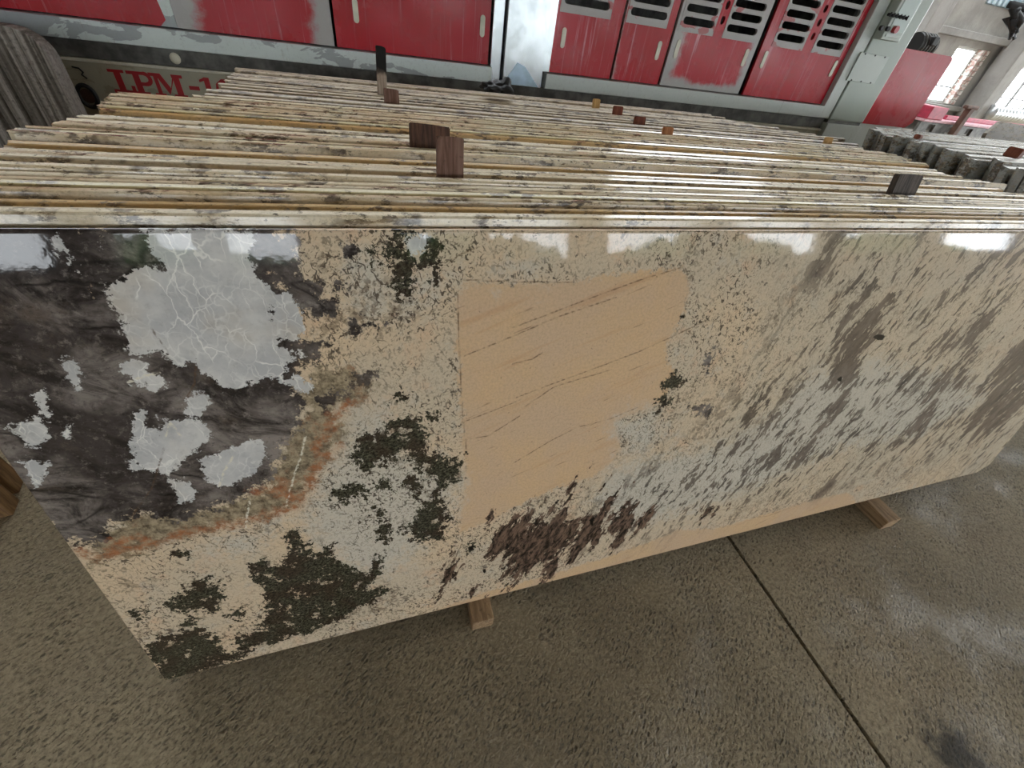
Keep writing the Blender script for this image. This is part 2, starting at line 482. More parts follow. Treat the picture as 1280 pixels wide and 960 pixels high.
_a = at_slab((1125, 555)); _b = at_slab((1165, 500))
STREAK_ANGLE = math.degrees(math.atan2(_b[1] - _a[1], _b[0] - _a[0])) - 17.0
MAT = dict(
    floor=m_floor(), front=m_front_slab(),
    cream=m_slab('cream_granite', '#cfba97', '#dccfb5', '#3c332c'),
    ochre=m_slab('ochre_stained_granite', '#b8925c', '#c9a877', '#5a4632'),
    olive=m_slab('olive_stained_granite', '#b3a06c', '#cbbd94', '#5b5138'),
    rear=m_slab('dusty_rough_granite', '#a08c6e', '#bfb199', '#4a4034', 0.5, 1.2),
    grey=m_slab('pale_grey_granite', '#8f9290', '#b4b6b2', '#4c4c46', 0.14, 1.0),
    red=m_red('worn_red_paint', 0.35), redw=m_red('chalky_red_paint', 0.75), redd=m_red('clean_red_paint', 0.0),
    primer=m_primer('flaking_pale_paint'), primer2=m_primer('pale_grey_paint', '#bcc3bd', '#c4c9c2', 0.3),
    vent=m_primer('worn_vent_paint', '#a7a3a0', '#a7605f', 0.42),
    silver=m_plain('brushed_steel', '#b9c0c3', 0.25, 0.75, 0.15, 8),
    foil=m_plain('pale_blue_film', '#b4cde0', 0.25, 0.1),
    olivep=m_primer('dusty_olive_paint', '#a39d88', '#938d78', 0.45, '#5e4a28'),
    black=m_plain('black_rubber', '#0d0c0c', 0.6), dark=m_plain('dark_recess', '#1c1a18', 0.8),
    grime=m_plain('grimy_steel', '#5b5a56', 0.55, 0.2, 0.5, 10), cream_p=m_plain('cream_plastic', '#cfcbb9', 0.4),
    redink=m_plain('red_lettering_paint', '#a01018', 0.6), redbtn=m_plain('red_plastic', '#a8202a', 0.35),
    cab=m_plain('grey_green_enamel', '#9aa499', 0.35, 0, 0.06, 3), cab_edge=m_plain('pale_enamel_trim', '#b0b8b0', 0.35, 0, 0.05, 3),
    face=m_plain('instrument_plate', '#b4c2bd', 0.35, 0, 0.05, 5),
    bwood=m_wood('brown_wood', '#5a3d30', '#7d6154'), dwood=m_wood('dark_wood', '#33241d', '#5e4133'),
    gwood=m_wood('weathered_dark_wood', '#2c2521', '#5a5049'), owood=m_wood('orange_wood', '#8f5a38', '#b57d52'),
    twood=m_wood('tan_wood', '#a8834f', '#c7a26c'), rwood=m_wood('red_brown_wood', '#5e2f20', '#7d4530'),
    stake=m_wood('half_charred_wood', '#8d7a69', '#b3a596', 2, 0.085),
    postw=m_wood('brown_timber', '#6a4f36', '#94744f', 2),
    beamw=m_wood('timber', '#7d654b', '#ad9170', 1), sawn=m_sawn(),
    wall=m_wall('grey_plaster', '#8f8b85', '#a9a59e'), wall2=m_wall('dirty_plaster', '#837d74', '#99938a'),
    conc=m_wall('column_concrete', '#8c8985', '#a3a09b'), brick=m_brick(), glass=m_glass(),
    white=m_plain('white_paint', '#d9dbd8', 0.5, 0, 0.05), speck=m_slab('grey_brown_speckled_stone', '#7d756a', '#8f877b', '#4d473f', 0.6, 0.6),
    pinkp=m_plain('faded_red_paint', '#a8324a', 0.45, 0, 0.2), palepink=m_plain('pale_pink_paint', '#c99aa3', 0.5, 0, 0.2),
    duct=m_plain('aluminium_duct', '#c9ccce', 0.3, 0.6, 0.1), rustm=m_plain('rusty_steel', '#5a4034', 0.7, 0.1, 0.3),
    lattice=m_plain('pale_blue_tile', '#a8bcc2', 0.5), roof=m_plain('roof_sheet', '#8d8b86', 0.7), leaf=m_plain('hedge_leaf', '#3f6a32', 0.7, 0, 0.5, 6),
)


# ------------------------------------------------------------------ object helpers
def link(name, me, mat, parent=None):
    o = bpy.data.objects.new(name, me)
    C.objects.link(o)
    if mat is not None:
        me.materials.append(mat)
    if parent is not None:
        o.parent = parent
    return o


def obj(name, bm, mat, parent=None, smooth=False, loc=None, rot=None):
    bmesh.ops.recalc_face_normals(bm, faces=bm.faces)
    me = bpy.data.meshes.new(name)
    bm.to_mesh(me)
    bm.free()
    if smooth:
        me.polygons.foreach_set('use_smooth', [True] * len(me.polygons))
    o = link(name, me, mat, parent)
    if loc is not None:
        o.location = loc
    if rot is not None:
        o.rotation_euler = rot
    return o


def tag(o, label, cat, group=None):
    o['label'] = label
    o['category'] = cat
    if group:
        o['group'] = group
    return o


def struct(o):
    o['kind'] = 'structure'
    return o


def thing(name, label, cat, loc=(0, 0, 0), rot=(0, 0, 0), group=None):
    o = bpy.data.objects.new(name, None)
    o.empty_display_size = 0.1
    C.objects.link(o)
    o.location = loc
    o.rotation_euler = rot
    return tag(o, label, cat, group)


def box(bm, x0, x1, y0, y1, z0, z1, bev=0.0):
    r = bmesh.ops.create_cube(bm, size=1.0)
    vsn = r['verts']
    for v in vsn:
        v.co = Vector(((v.co.x + .5) * (x1 - x0) + x0, (v.co.y + .5) * (y1 - y0) + y0, (v.co.z + .5) * (z1 - z0) + z0))
    if bev:
        es = list({e for v in vsn for e in v.link_edges})
        bmesh.ops.bevel(bm, geom=es, offset=bev, segments=2, affect='EDGES', profile=0.5)
    return bm


def B(*a, **k):
    return box(bmesh.new(), *a, **k)


def prism(bm, pts, axis, a, b):
    """extrude a closed 2-D outline along an axis: axis 'y' takes (x,z), 'x' takes (y,z), 'z' takes (x,y)"""
    def mk(p, t):
        if axis == 'y':
            return (p[0], t, p[1])
        if axis == 'x':
            return (t, p[0], p[1])
        return (p[0], p[1], t)
    v0 = [bm.verts.new(mk(p, a)) for p in pts]
    v1 = [bm.verts.new(mk(p, b)) for p in pts]
    bm.faces.new(v0)
    bm.faces.new(list(reversed(v1)))
    k = len(pts)
    for i in range(k):
        bm.faces.new((v0[i], v0[(i + 1) % k], v1[(i + 1) % k], v1[i]))
    return bm


def stadium(cx, cz, wx, hz, n=5):
    r = min(wx, hz) / 2
    pts = []
    dx, dz = wx / 2 - r, hz / 2 - r
    for q, (sx, sz) in enumerate(((1, 1), (-1, 1), (-1, -1), (1, -1))):
        for i in range(n):
            a = math.pi / 2 * (q + i / (n - 1))
            pts.append((cx + sx * dx + r * math.cos(a), cz + sz * dz + r * math.sin(a)))
    out = []
    for p in pts:
        if not out or (abs(p[0] - out[-1][0]) + abs(p[1] - out[-1][1])) > 1e-5:
            out.append(p)
    if abs(out[0][0] - out[-1][0]) + abs(out[0][1] - out[-1][1]) < 1e-5:
        out.pop()
    return out


def plate(outline, holes, y0, y1):
    """flat plate in the x-z plane with real openings, front at y0"""
    bm = bmesh.new()
    es = []
    for lp in [outline] + holes:
        vv = [bm.verts.new((p[0], y0, p[1])) for p in lp]
        es += [bm.edges.new((vv[i], vv[(i + 1) % len(vv)])) for i in range(len(vv))]
    r = bmesh.ops.triangle_fill(bm, edges=es, use_beauty=True, use_dissolve=False, normal=(0, -1, 0))
    fs = [g for g in r['geom'] if isinstance(g, bmesh.types.BMFace)]
    ex = bmesh.ops.extrude_face_region(bm, geom=fs)
    bmesh.ops.translate(bm, verts=[g for g in ex['geom'] if isinstance(g, bmesh.types.BMVert)], vec=(0, y1 - y0, 0))
    return bm


def rect(x0, x1, z0, z1):
    return [(x0, z0), (x1, z0), (x1, z1), (x0, z1)]


def cyl(bm, c, r, h, axis='z', seg=20, r2=None):
    m = {'z': Matrix.Identity(4), 'y': Matrix.Rotation(math.radians(90), 4, 'X'), 'x': Matrix.Rotation(math.radians(90), 4, 'Y')}[axis]
    bmesh.ops.create_cone(bm, cap_ends=True, segments=seg, radius1=r, radius2=r if r2 is None else r2, depth=h, matrix=Matrix.Translation(Vector(c)) @ m)
    return bm


def tube(bm, pts, r, seg=8, closed=False):
    pts = [Vector(p) for p in pts]
    rings = []
    k = len(pts)
    for i, p in enumerate(pts):
        a = pts[(i - 1) % k] if (closed or i) else p
        b = pts[(i + 1) % k] if (closed or i < k - 1) else p
        t = (b - a).normalized()
        u = t.cross(Vector((0.13, 0.31, 0.94))).normalized()
        v = t.cross(u)
        rr = r[i] if isinstance(r, (list, tuple)) else r
        rings.append([bm.verts.new(p + (u * math.cos(2 * math.pi * j / seg) + v * math.sin(2 * math.pi * j / seg)) * rr) for j in range(seg)])
    for i in range(k if closed else k - 1):
        A_, B_ = rings[i], rings[(i + 1) % k]
        for j in range(seg):
            bm.faces.new((A_[j], A_[(j + 1) % seg], B_[(j + 1) % seg], B_[j]))
    if not closed:
        bm.faces.new(rings[0])
        bm.faces.new(list(reversed(rings[-1])))
    return bm


# ------------------------------------------------------------------ the building
JX = 1.358                                     # floor joint
fl = struct(obj('floor', B(-8, 26, -12, 11, -0.30, -0.02), MAT['grime']))
for k, (a, b) in enumerate(((-8, JX - 0.008), (JX + 0.008, 26))):
    for c, d in ((-12, -0.105), (-0.105, 11)) if k == 0 else ((-12, 11),):
        obj('floor_panel', B(a, b, c, d, -0.02, 0.0), MAT['floor'], fl)
WY = 8.5


def win(px0, px1, pz0, pz1):
    return rect(px0, px1, pz0, pz1)


# back wall with real openings
wx0 = 12.65; wx1 = 13.72; wz0 = 1.17; wz1 = 2.19
openings = [win(wx0, wx1, wz0, wz1), win(14.75, 16.6, 1.17, 2.05), win(5.6, 10.5, 4.9, 6.5), win(16.9, 20.5, 1.17, 2.05), win(12.6, 13.7, 2.86, 3.06),
            win(9.35, 11.05, 1.25, 2.19)]
wb = struct(obj('wall_back', plate(rect(-6.2, 24, -0.02, 7.2), openings, WY, WY + 0.25), MAT['wall']))


def window(name, x0, x1, z0, z1, bars, parent_label=None):
    t = bpy.data.objects.new(name, None)
    C.objects.link(t)
    t['kind'] = 'structure'
    f = 0.045
    bm = plate(rect(x0, x1, z0, z1), [rect(x0 + f, x1 - f, z0 + f, z1 - f)], WY + 0.12, WY + 0.17)
    obj('window_frame', bm, MAT['white'], t)
    for bx in bars:
        obj('mullion', B(bx - 0.02, bx + 0.02, WY + 0.125, WY + 0.165, z0 + f * 0.9, z1 - f * 0.9), MAT['grime'], t)
    zz = z0 + 0.3 * (z1 - z0)
    obj('glazing_bar', B(x0 + f * 0.9, x1 - f * 0.9, WY + 0.13, WY + 0.16, zz - 0.012, zz + 0.012), MAT['grime'], t)
    xs = [x0 + f] + list(bars) + [x1 - f]
    for i in range(len(xs) - 1):
        obj('pane', B(xs[i], xs[i + 1], WY + 0.145, WY + 0.149, z0 + f, z1 - f), MAT['glass'], t)
    return t


window('window_1', wx0, wx1 - 0.22, wz0, wz1, [])
window('window_2', 14.75, 16.6, 1.17, 2.05, [15.3, 15.9])
window('window_3', 9.35, 11.05, 1.25, 2.19, [10.2])
# whitewashed brick reveal beside the first window
for r_ in range(11):
    z0 = wz0 + 0.005 + r_ * 0.0927
    for k in range(2):
        x0 = wx1 - 0.215 + k * 0.11 + (0.0 if r_ % 2 else -0.004)
        obj('brick', B(x0, x0 + 0.098, WY - 0.012 - 0.006 * ((r_ + k) % 2), WY + 0.2, z0, z0 + 0.083, 0.004), MAT['brick'], wb)
# sill, plinth course and beams
struct(obj('trim_1', B(11.3, 24, WY - 0.14, WY - 0.001, 1.06, 1.15, 0.01), MAT['conc']))
struct(obj('trim_2', B(11.0, 24, WY - 0.16, WY - 0.001, 2.30, 2.42, 0.01), MAT['conc']))
for i in range(7):
    x0 = 12.62 + i * 0.16
    obj('vent_block', B(x0, x0 + 0.10, WY - 0.02, WY + 0.2, 2.87, 3.05, 0.008), MAT['lattice'], wb)
for i, (x, y) in enumerate(((10.5, 7.85), (13.9, 8.0))):
    c = struct(obj('column_%d' % (i + 1), B(x, x + 0.42, y, y + 0.42, -0.02, 7.15, 0.02), MAT['conc']))
struct(obj('wall_left', B(-6.4, -6.2, -6.2, WY + 0.25, -0.02, 7.2), MAT['wall2']))
# wall behind the photographer, a row of open windows
po = [rect(x, x + wd, 0.98, 2.4) for x, wd in ((-5.6, 1.3), (-3.55, 1.0), (-2.15, 1.0), (0.5, 1.25), (2.0, 1.6), (4.4, 2.2), (7.4, 2.6), (10.8, 2.8), (14.4, 3.2), (18.4, 3.5))]
struct(obj('wall_front', plate(rect(-6.2, 24, -0.02, 7.2), po, -6.2, -6.0), MAT['wall2']))
bm = plate([(-6.4, -6.2), (24, -6.2), (24, 8.75), (-6.4, 8.75)], [], 0, 0.1)
bmesh.ops.rotate(bm, verts=bm.verts, cent=(0, 0, 0), matrix=Matrix.Rotation(math.radians(90), 3, 'X'))
bmesh.ops.translate(bm, verts=bm.verts, vec=(0, 0, 7.2))
struct(obj('ceiling', bm, MAT['roof']))


# ------------------------------------------------------------------ front slab
def sdf(P, poly):
    """signed distance, positive inside"""
    poly = np.asarray(poly, float)
    d = np.full(len(P), 1e9)
    ins = np.zeros(len(P), bool)
    k = len(poly)
    for i in range(k):
        a = poly[i]; b = poly[(i + 1) % k]
        e = b - a
        wv = P - a
        t = np.clip((wv @ e) / max(e @ e, 1e-12), 0, 1)
        q = wv - t[:, None] * e
        d = np.minimum(d, (q * q).sum(1))
        c1 = (a[1] <= P[:, 1]) != (b[1] <= P[:, 1])
        with np.errstate(divide='ignore', invalid='ignore'):
            xi = a[0] + (P[:, 1] - a[1]) / (b[1] - a[1] if b[1] != a[1] else 1e-12) * e[0]
        ins ^= c1 & (P[:, 0] < xi)
    d = np.sqrt(d)
    return np.where(ins, d, -d)


def lsd(P, line):
    line = np.asarray(line, float)
    d = np.full(len(P), 1e9)
    for i in range(len(line) - 1):
        a = line[i]; e = line[i + 1] - a
        wv = P - a
        t = np.clip((wv @ e) / max(e @ e, 1e-12), 0, 1)
        q = wv - t[:, None] * e
        d = np.minimum(d, (q * q).sum(1))
    return np.sqrt(d)


ZONES = {
    'dark': [
        [(120, 270), (345, 270), (350, 346), (372, 372), (366, 392), (372, 430), (384, 450), (366, 490), (300, 525), (200, 520), (110, 460), (90, 352)],
        [(-80, 250), (170, 290), (203, 338), (165, 345), (130, 352), (150, 400), (162, 445), (200, 440), (222, 458), (245, 455), (280, 486), (335, 472), (355, 478), (378, 500), (380, 525), (360, 550), (348, 575), (335, 605), (300, 622), (265, 636), (225, 650), (180, 642), (140, 655), (125, 672), (95, 685), (40, 640), (-80, 560)],
        [(312, 308), (330, 294), (368, 292), (374, 320), (368, 338), (390, 352), (400, 345), (408, 372), (425, 372), (430, 362), (418, 392), (395, 397), (372, 386), (352, 366), (340, 350), (322, 340)],
        [(346, 432), (375, 424), (412, 427), (396, 447), (376, 460), (366, 474), (350, 456)],
        [(434, 403), (448, 397), (454, 405), (450, 413), (440, 415)], [(465, 409), (476, 401), (486, 402), (480, 413), (470, 417)],
        [(416, 352), (426, 344), (432, 360), (426, 370), (418, 366)], [(430, 312), (440, 308), (442, 318), (433, 320)],
        [(396, 500), (425, 484), (450, 470), (470, 462), (474, 468), (455, 482), (430, 498), (405, 510)],
        [(883, 440), (892, 437), (888, 458), (884, 468), (882, 455)], [(862, 508), (878, 506), (890, 516), (884, 524), (872, 520)],
    ],
    'quartz': [
        [(178, 286), (203, 338), (180, 328), (166, 345), (130, 352), (141, 374), (151, 402), (162, 442), (176, 448), (200, 438), (214, 452), (222, 462), (240, 452), (250, 464), (262, 468), (280, 487), (308, 483), (335, 470), (350, 474), (366, 444), (350, 432), (347, 412), (336, 388), (345, 370), (324, 346), (312, 318), (318, 286)],
        [(150, 456), (180, 450), (186, 464), (206, 470), (208, 480), (192, 491), (184, 483), (164, 481)],
        [(338, 372), (360, 365), (374, 386), (384, 412), (368, 424), (350, 424), (338, 408)],
        [(60, 299), (72, 296), (91, 320), (88, 327)], [(78, 452), (92, 450), (107, 486), (96, 491), (87, 475)], [(42, 492), (52, 490), (63, 515), (61, 526), (50, 516)],
        [(2, 535), (20, 531), (45, 521), (59, 535), (58, 546), (45, 561), (32, 558), (29, 549)], [(25, 576), (40, 572), (50, 580), (63, 580), (45, 610), (39, 595)],
        [(167, 518), (184, 514), (180, 530), (195, 540), (207, 543), (196, 522), (216, 527), (240, 524), (260, 529), (266, 547), (246, 560), (232, 575), (222, 585), (208, 593), (185, 588), (166, 586), (163, 560), (167, 540)],
        [(210, 602), (225, 599), (244, 615), (239, 629), (225, 626)],
        [(250, 576), (275, 565), (300, 552), (325, 549), (333, 565), (320, 590), (295, 602), (275, 611), (261, 605)],
        [(95, 338), (101, 336), (102, 342), (96, 343)], [(118, 305), (127, 304), (127, 312), (119, 312)], [(370, 468), (392, 478), (386, 492), (372, 488), (360, 478)],
        [(505, 300), (528, 290), (540, 296), (530, 318), (514, 320)], [(80, 535), (88, 533), (88, 545), (81, 544)], [(232, 500), (255, 490), (262, 505), (246, 522), (232, 515)],
        [(366, 440), (376, 437), (378, 446), (369, 448)],
    ],
    'green': [
        [(440, 570), (450, 545), (460, 540), (485, 545), (482, 525), (500, 520), (525, 527), (533, 550), (535, 566), (520, 576), (500, 568), (485, 580), (470, 587), (456, 589), (446, 580)],
        [(520, 570), (545, 565), (560, 575), (578, 570), (575, 595), (566, 606), (550, 602), (535, 590), (524, 590)],
        [(498, 605), (515, 592), (530, 600), (528, 612), (522, 626), (510, 613)],
        [(498, 662), (515, 650), (530, 635), (545, 614), (556, 625), (561, 650), (553, 676), (530, 678), (510, 673)],
        [(463, 628), (478, 640), (489, 665), (482, 676), (471, 662)], [(411, 616), (430, 606), (455, 611), (464, 618), (440, 623), (420, 629)], [(468, 662), (484, 660), (482, 676), (472, 674)],
        [(464, 310), (475, 302), (489, 312), (487, 298), (495, 291), (503, 305), (512, 325), (530, 322), (540, 300), (559, 304), (546, 326), (526, 335), (511, 341), (509, 366), (498, 371), (491, 350), (480, 330)],
        [(543, 325), (559, 317), (554, 335), (542, 346), (537, 340)], [(518, 288), (530, 287), (528, 294), (519, 295)],
        [(207, 756), (230, 740), (240, 722), (258, 721), (279, 735), (281, 751), (262, 766), (235, 766)],
        [(181, 806), (200, 794), (225, 790), (238, 768), (256, 784), (270, 800), (284, 816), (320, 812), (300, 826), (250, 840), (204, 856), (190, 832)],
        [(314, 705), (330, 699), (350, 705), (362, 690), (357, 661), (370, 659), (386, 684), (400, 690), (416, 680), (419, 700), (440, 710), (460, 715), (475, 690), (480, 715), (456, 733), (483, 737), (470, 752), (450, 760), (424, 776), (380, 792), (340, 804), (300, 815), (296, 795), (328, 784), (330, 765), (328, 740), (318, 720)],
        [(284, 768), (296, 763), (304, 772), (292, 778)], [(208, 691), (224, 684), (234, 694), (222, 699)], [(158, 766), (172, 760), (184, 766), (172, 776)],
        [(494, 493), (503, 488), (509, 496), (503, 504), (497, 501)], [(460, 738), (478, 732), (484, 742), (470, 748)], [(534, 522), (541, 518), (545, 528), (537, 530)],
        [(584, 684), (592, 678), (596, 688), (588, 692)], [(470, 605), (478, 596), (488, 604), (480, 612)], [(545, 596), (560, 592), (566, 612), (548, 610)],
        [(822, 478), (850, 468), (858, 476), (845, 486), (826, 488)], [(822, 500), (834, 492), (836, 506), (826, 514)],
    ],
    'brown': [
        [(586, 700), (600, 662), (630, 638), (662, 624), (690, 628), (715, 605), (728, 606), (722, 628), (745, 640), (758, 608), (772, 625), (800, 612), (812, 630), (846, 618), (850, 636), (808, 662), (772, 682), (742, 692), (724, 708), (700, 704), (684, 722), (652, 732), (622, 744), (592, 742), (600, 716)],
        [(876, 640), (890, 629), (917, 620), (908, 638), (886, 648)],
        [(547, 742), (552, 720), (566, 690), (576, 676), (582, 682), (570, 705), (560, 735)],
    ],
    'spot': [
        [(1080, 372), (1112, 378), (1102, 420), (1076, 442), (1060, 472), (1044, 482), (1048, 440), (1060, 402)],
        [(1168, 436), (1190, 414), (1226, 393), (1232, 404), (1216, 426), (1194, 441), (1180, 441)], [(1155, 482), (1170, 460), (1195, 465), (1212, 440), (1226, 428), (1206, 476), (1180, 487)],
        [(1236, 484), (1258, 440), (1300, 415), (1300, 505), (1252, 522), (1212, 556), (1226, 512)], [(1118, 562), (1140, 545), (1145, 525), (1166, 500), (1162, 520), (1150, 546)],
        [(985, 580), (1008, 560), (1035, 515), (1048, 500), (1032, 540), (1015, 566)], [(918, 555), (938, 542), (950, 530), (944, 546), (928, 560)], [(963, 572), (980, 560), (994, 556), (984, 568)],
        [(1262, 300), (1275, 290), (1268, 320), (1240, 340)], [(1036, 300), (1046, 296), (1024, 340), (1016, 345)], [(1020, 620), (1036, 604), (1040, 608), (1028, 618)],
    ],
    'mud': [
        [(345, 585), (352, 555), (378, 512), (410, 512), (432, 538), (412, 572), (392, 606), (372, 634), (330, 645), (318, 625)],
        [(120, 685), (140, 652), (180, 640), (265, 632), (330, 615), (345, 640), (290, 655), (220, 676), (150, 695), (112, 708)],
        [(370, 500), (392, 465), (430, 460), (470, 480), (460, 500), (420, 510), (395, 520)],
    ],
    'pale': [
        [(432, 330), (455, 308), (482, 318), (492, 350), (497, 378), (480, 393), (452, 398), (438, 370)], [(510, 345), (540, 340), (556, 345), (540, 372), (520, 376)],
        [(392, 592), (432, 548), (452, 520), (480, 510), (520, 560), (578, 600), (562, 645), (522, 685), (482, 725), (440, 720), (402, 692), (372, 655), (340, 655), (308, 695), (240, 690), (330, 650), (380, 640)],
        [(740, 625), (770, 585), (830, 570), (905, 555), (960, 520), (1010, 470), (1100, 450), (1200, 470), (1230, 500), (1150, 545), (1050, 560), (940, 610), (860, 640), (780, 660)],
        [(770, 525), (815, 515), (830, 545), (800, 565), (775, 560)], [(630, 338), (670, 336), (668, 344), (636, 346)],
    ],
    'smooth': [
        [(582, 352), (716, 354), (745, 345), (852, 335), (862, 360), (852, 400), (832, 430), (842, 470), (830, 502), (800, 515), (768, 528), (778, 560), (770, 572), (742, 596), (700, 608), (640, 635), (600, 656), (574, 666), (581, 600), (578, 520), (570, 430), (572, 370)],
        [(480, 790), (600, 742), (700, 715), (800, 682), (850, 662), (900, 660), (1000, 630), (1060, 615), (1080, 640), (900, 700), (600, 770)],
    ],
    'streak': [
        [(1010, 270), (1320, 270), (1320, 560), (1230, 590), (1090, 600), (930, 650), (830, 680), (690, 700), (760, 600), (850, 560), (930, 470), (990, 380)],
    ],
    'black': [[(1092, 421), (1098, 417), (1106, 420), (1104, 425), (1096, 426)], [(1046, 474), (1052, 470), (1051, 478)], [(849, 395), (855, 391), (856, 397), (850, 400)], [(584, 686), (592, 680), (590, 690)],
              [(601, 712), (608, 710), (606, 716)], [(736, 650), (744, 645), (740, 658)], [(828, 502), (835, 496), (832, 508)]],
}
RUST = [[(98, 690), (125, 697), (152, 688), (200, 678), (225, 668), (290, 655), (322, 648), (345, 640), (372, 632), (388, 604), (398, 580), (425, 558)], [(320, 612), (345, 612), (365, 622)], [(150, 680), (180, 672)], [(395, 560), (420, 520), (436, 505)]]
LINES = [
    [(580, 350), (640, 352), (715, 353)], [(572, 368), (574, 430), (578, 520), (583, 562)], [(645, 497), (690, 480), (745, 460), (800, 439), (840, 421), (880, 402)],
    [(655, 509), (692, 484), (720, 475), (765, 462)], [(640, 455), (665, 449), (678, 441)], [(640, 580), (690, 550), (722, 534), (762, 524), (800, 508)], [(580, 550), (610, 545), (650, 520)],
    [(580, 445), (630, 425), (700, 395), (770, 372)], [(578, 528), (620, 512), (650, 500)], [(905, 650), (960, 645), (990, 634), (1020, 622)], [(1060, 548), (1110, 535), (1150, 500)],
    [(1280, 478), (1240, 512), (1190, 545), (1150, 570)], [(850, 335), (800, 350), (740, 372), (640, 410)],
    [(245, 455), (243, 480), (232, 500)], [(165, 645), (190, 610), (205, 560)], [(190, 412), (203, 430), (210, 440)],
    [(560, 330), (575, 318), (600, 308)], [(600, 745), (560, 750), (520, 770)], [(560, 735), (568, 700), (578, 678)],
    [(880, 640), (930, 634), (980, 622), (1030, 600)], [(1000, 648), (970, 655)],
]
WLINES = [[(382, 545), (376, 570), (366, 600), (358, 632)], [(307, 660), (312, 625)], [(206, 548), (213, 528), (226, 545)], [(274, 608), (280, 590), (292, 570)], [(160, 478), (180, 470), (200, 466)]]


def build_front_slab():
    H = 1.229
    TH = 0.020
    CH = 0.0035
    du = 0.0042
    # right edge outline, with the broken lower corner
    cut = np.array([at_slab(p) for p in ((1222, 589), (1238, 580), (1248, 566), (1256, 552), (1266, 541), (1280, 528), (1290, 519))])
    cut = cut[np.argsort(cut[:, 1])]
    cut[0, 1] = 0.0
    vv_ = np.maximum.accumulate(cut[:, 1]); uu_ = np.maximum.accumulate(cut[:, 0])
    umax_end = uu_[-1] + 0.10
    vv_ = np.append(vv_, vv_[-1] + 0.12); uu_ = np.append(uu_, umax_end)
    nu = int(umax_end / du); nv = int(H / du)
    V_ = np.linspace(CH, H - CH, nv)
    S_ = np.linspace(0, 1, nu)
    UM = np.interp(V_, vv_, uu_) - CH
    U = CH + S_[None, :] * (UM[:, None] - CH)
    VG = np.repeat(V_[:, None], nu, 1)
    P = np.stack([U.ravel(), VG.ravel()], 1)
    n0 = len(P)
    verts = np.stack([P[:, 0], np.zeros(n0), P[:, 1]], 1)
    i = np.arange(n0).reshape(nv, nu)
    quads = np.stack([i[:-1, :-1], i[:-1, 1:], i[1:, 1:], i[1:, :-1]], -1).reshape(-1, 4)
    # rim: chamfer, edge and back
    loop = np.concatenate([i[0, :], i[1:, -1], i[-1, -2::-1], i[-2:0:-1, 0]])
    lp = verts[loop]
    cen = []
    for k, (x, _, z) in enumerate(lp):
        ox = -CH if x < CH * 1.5 else 0
        oz = (-CH if z < CH * 1.5 else 0) + (CH if z > H - CH * 1.5 else 0)
        if k >= nu - 1 and k <= nu + nv - 2:
            ox = CH
        cen.append((ox, 0, oz))
    cen = np.array(cen)
    r1 = lp + cen + np.array([0, CH, 0])
    r2 = r1.copy(); r2[:, 1] = TH
    L = len(loop)
    allv = np.concatenate([verts, r1, r2])
    a = loop; b = n0 + np.arange(L); c = n0 + L + np.arange(L)
    q1 = np.stack([a, b, np.roll(b, -1), np.roll(a, -1)], -1)
    q2 = np.stack([b, c, np.roll(c, -1), np.roll(b, -1)], -1)
    quads = np.concatenate([quads, q1, q2])
    me = bpy.data.meshes.new('granite_slab')
    nf = len(quads)
    back = c[::-1]
    me.vertices.add(len(allv))
    me.vertices.foreach_set('co', allv.astype(np.float32).ravel())
    me.loops.add(nf * 4 + L)
    me.loops.foreach_set('vertex_index', np.concatenate([quads.ravel(), back]).astype(np.int32))
    me.polygons.add(nf + 1)
    me.polygons.foreach_set('loop_start', np.append(np.arange(nf) * 4, nf * 4).astype(np.int32))
    me.update(calc_edges=True)
    me.validate()
    PX = np.concatenate([P, r1[:, [0, 2]], r2[:, [0, 2]]])
    for name, polys in ZONES.items():
        val = np.full(len(PX), -0.3)
        for poly in polys:
            uv = np.array([at_slab(p) for p in poly])
            lo = uv.min(0) - 0.16; hi = uv.max(0) + 0.16
            s = np.where(((PX >= lo) & (PX <= hi)).all(1))[0]
            if len(s):
                val[s] = np.maximum(val[s], sdf(PX[s], uv))
        if name == 'smooth':
            val[n0:] = np.maximum(val[n0:], 0.05)
        elif name not in ('pale', 'streak'):
            edge_z = PX[n0:, 1]
            val[n0:] = np.where(edge_z > H - 0.01, val[n0:], -0.3)
        at = me.attributes.new(name, 'FLOAT', 'POINT')
        at.data.foreach_set('value', val.astype(np.float32))
    for name, ls, base in (('rust', RUST, 1), ('line', LINES, 0), ('wline', WLINES, 0)):
        val = np.full(len(PX), 0.5)
        for l in ls:
            uv = np.array([at_slab(p) for p in l])
            lo = uv.min(0) - 0.12; hi = uv.max(0) + 0.12
            s = np.where(((PX >= lo) & (PX <= hi)).all(1))[0]
            if len(s):
                val[s] = np.minimum(val[s], lsd(PX[s], uv))
        if base:
            val = 0.010 - val
            val[n0:] = -0.3
        at = me.attributes.new(name, 'FLOAT', 'POINT')
        at.data.foreach_set('value', val.astype(np.float32))
    o = link('granite_sheet', me, MAT['front'])
    o.location = ORG
    o.rotation_euler = (-LEAN, 0, 0)
    tag(o, 'polished granite slab with dark smoky patch and peach centre, outermost of the leaning stack', 'stone slab')
    return o


build_front_slab()


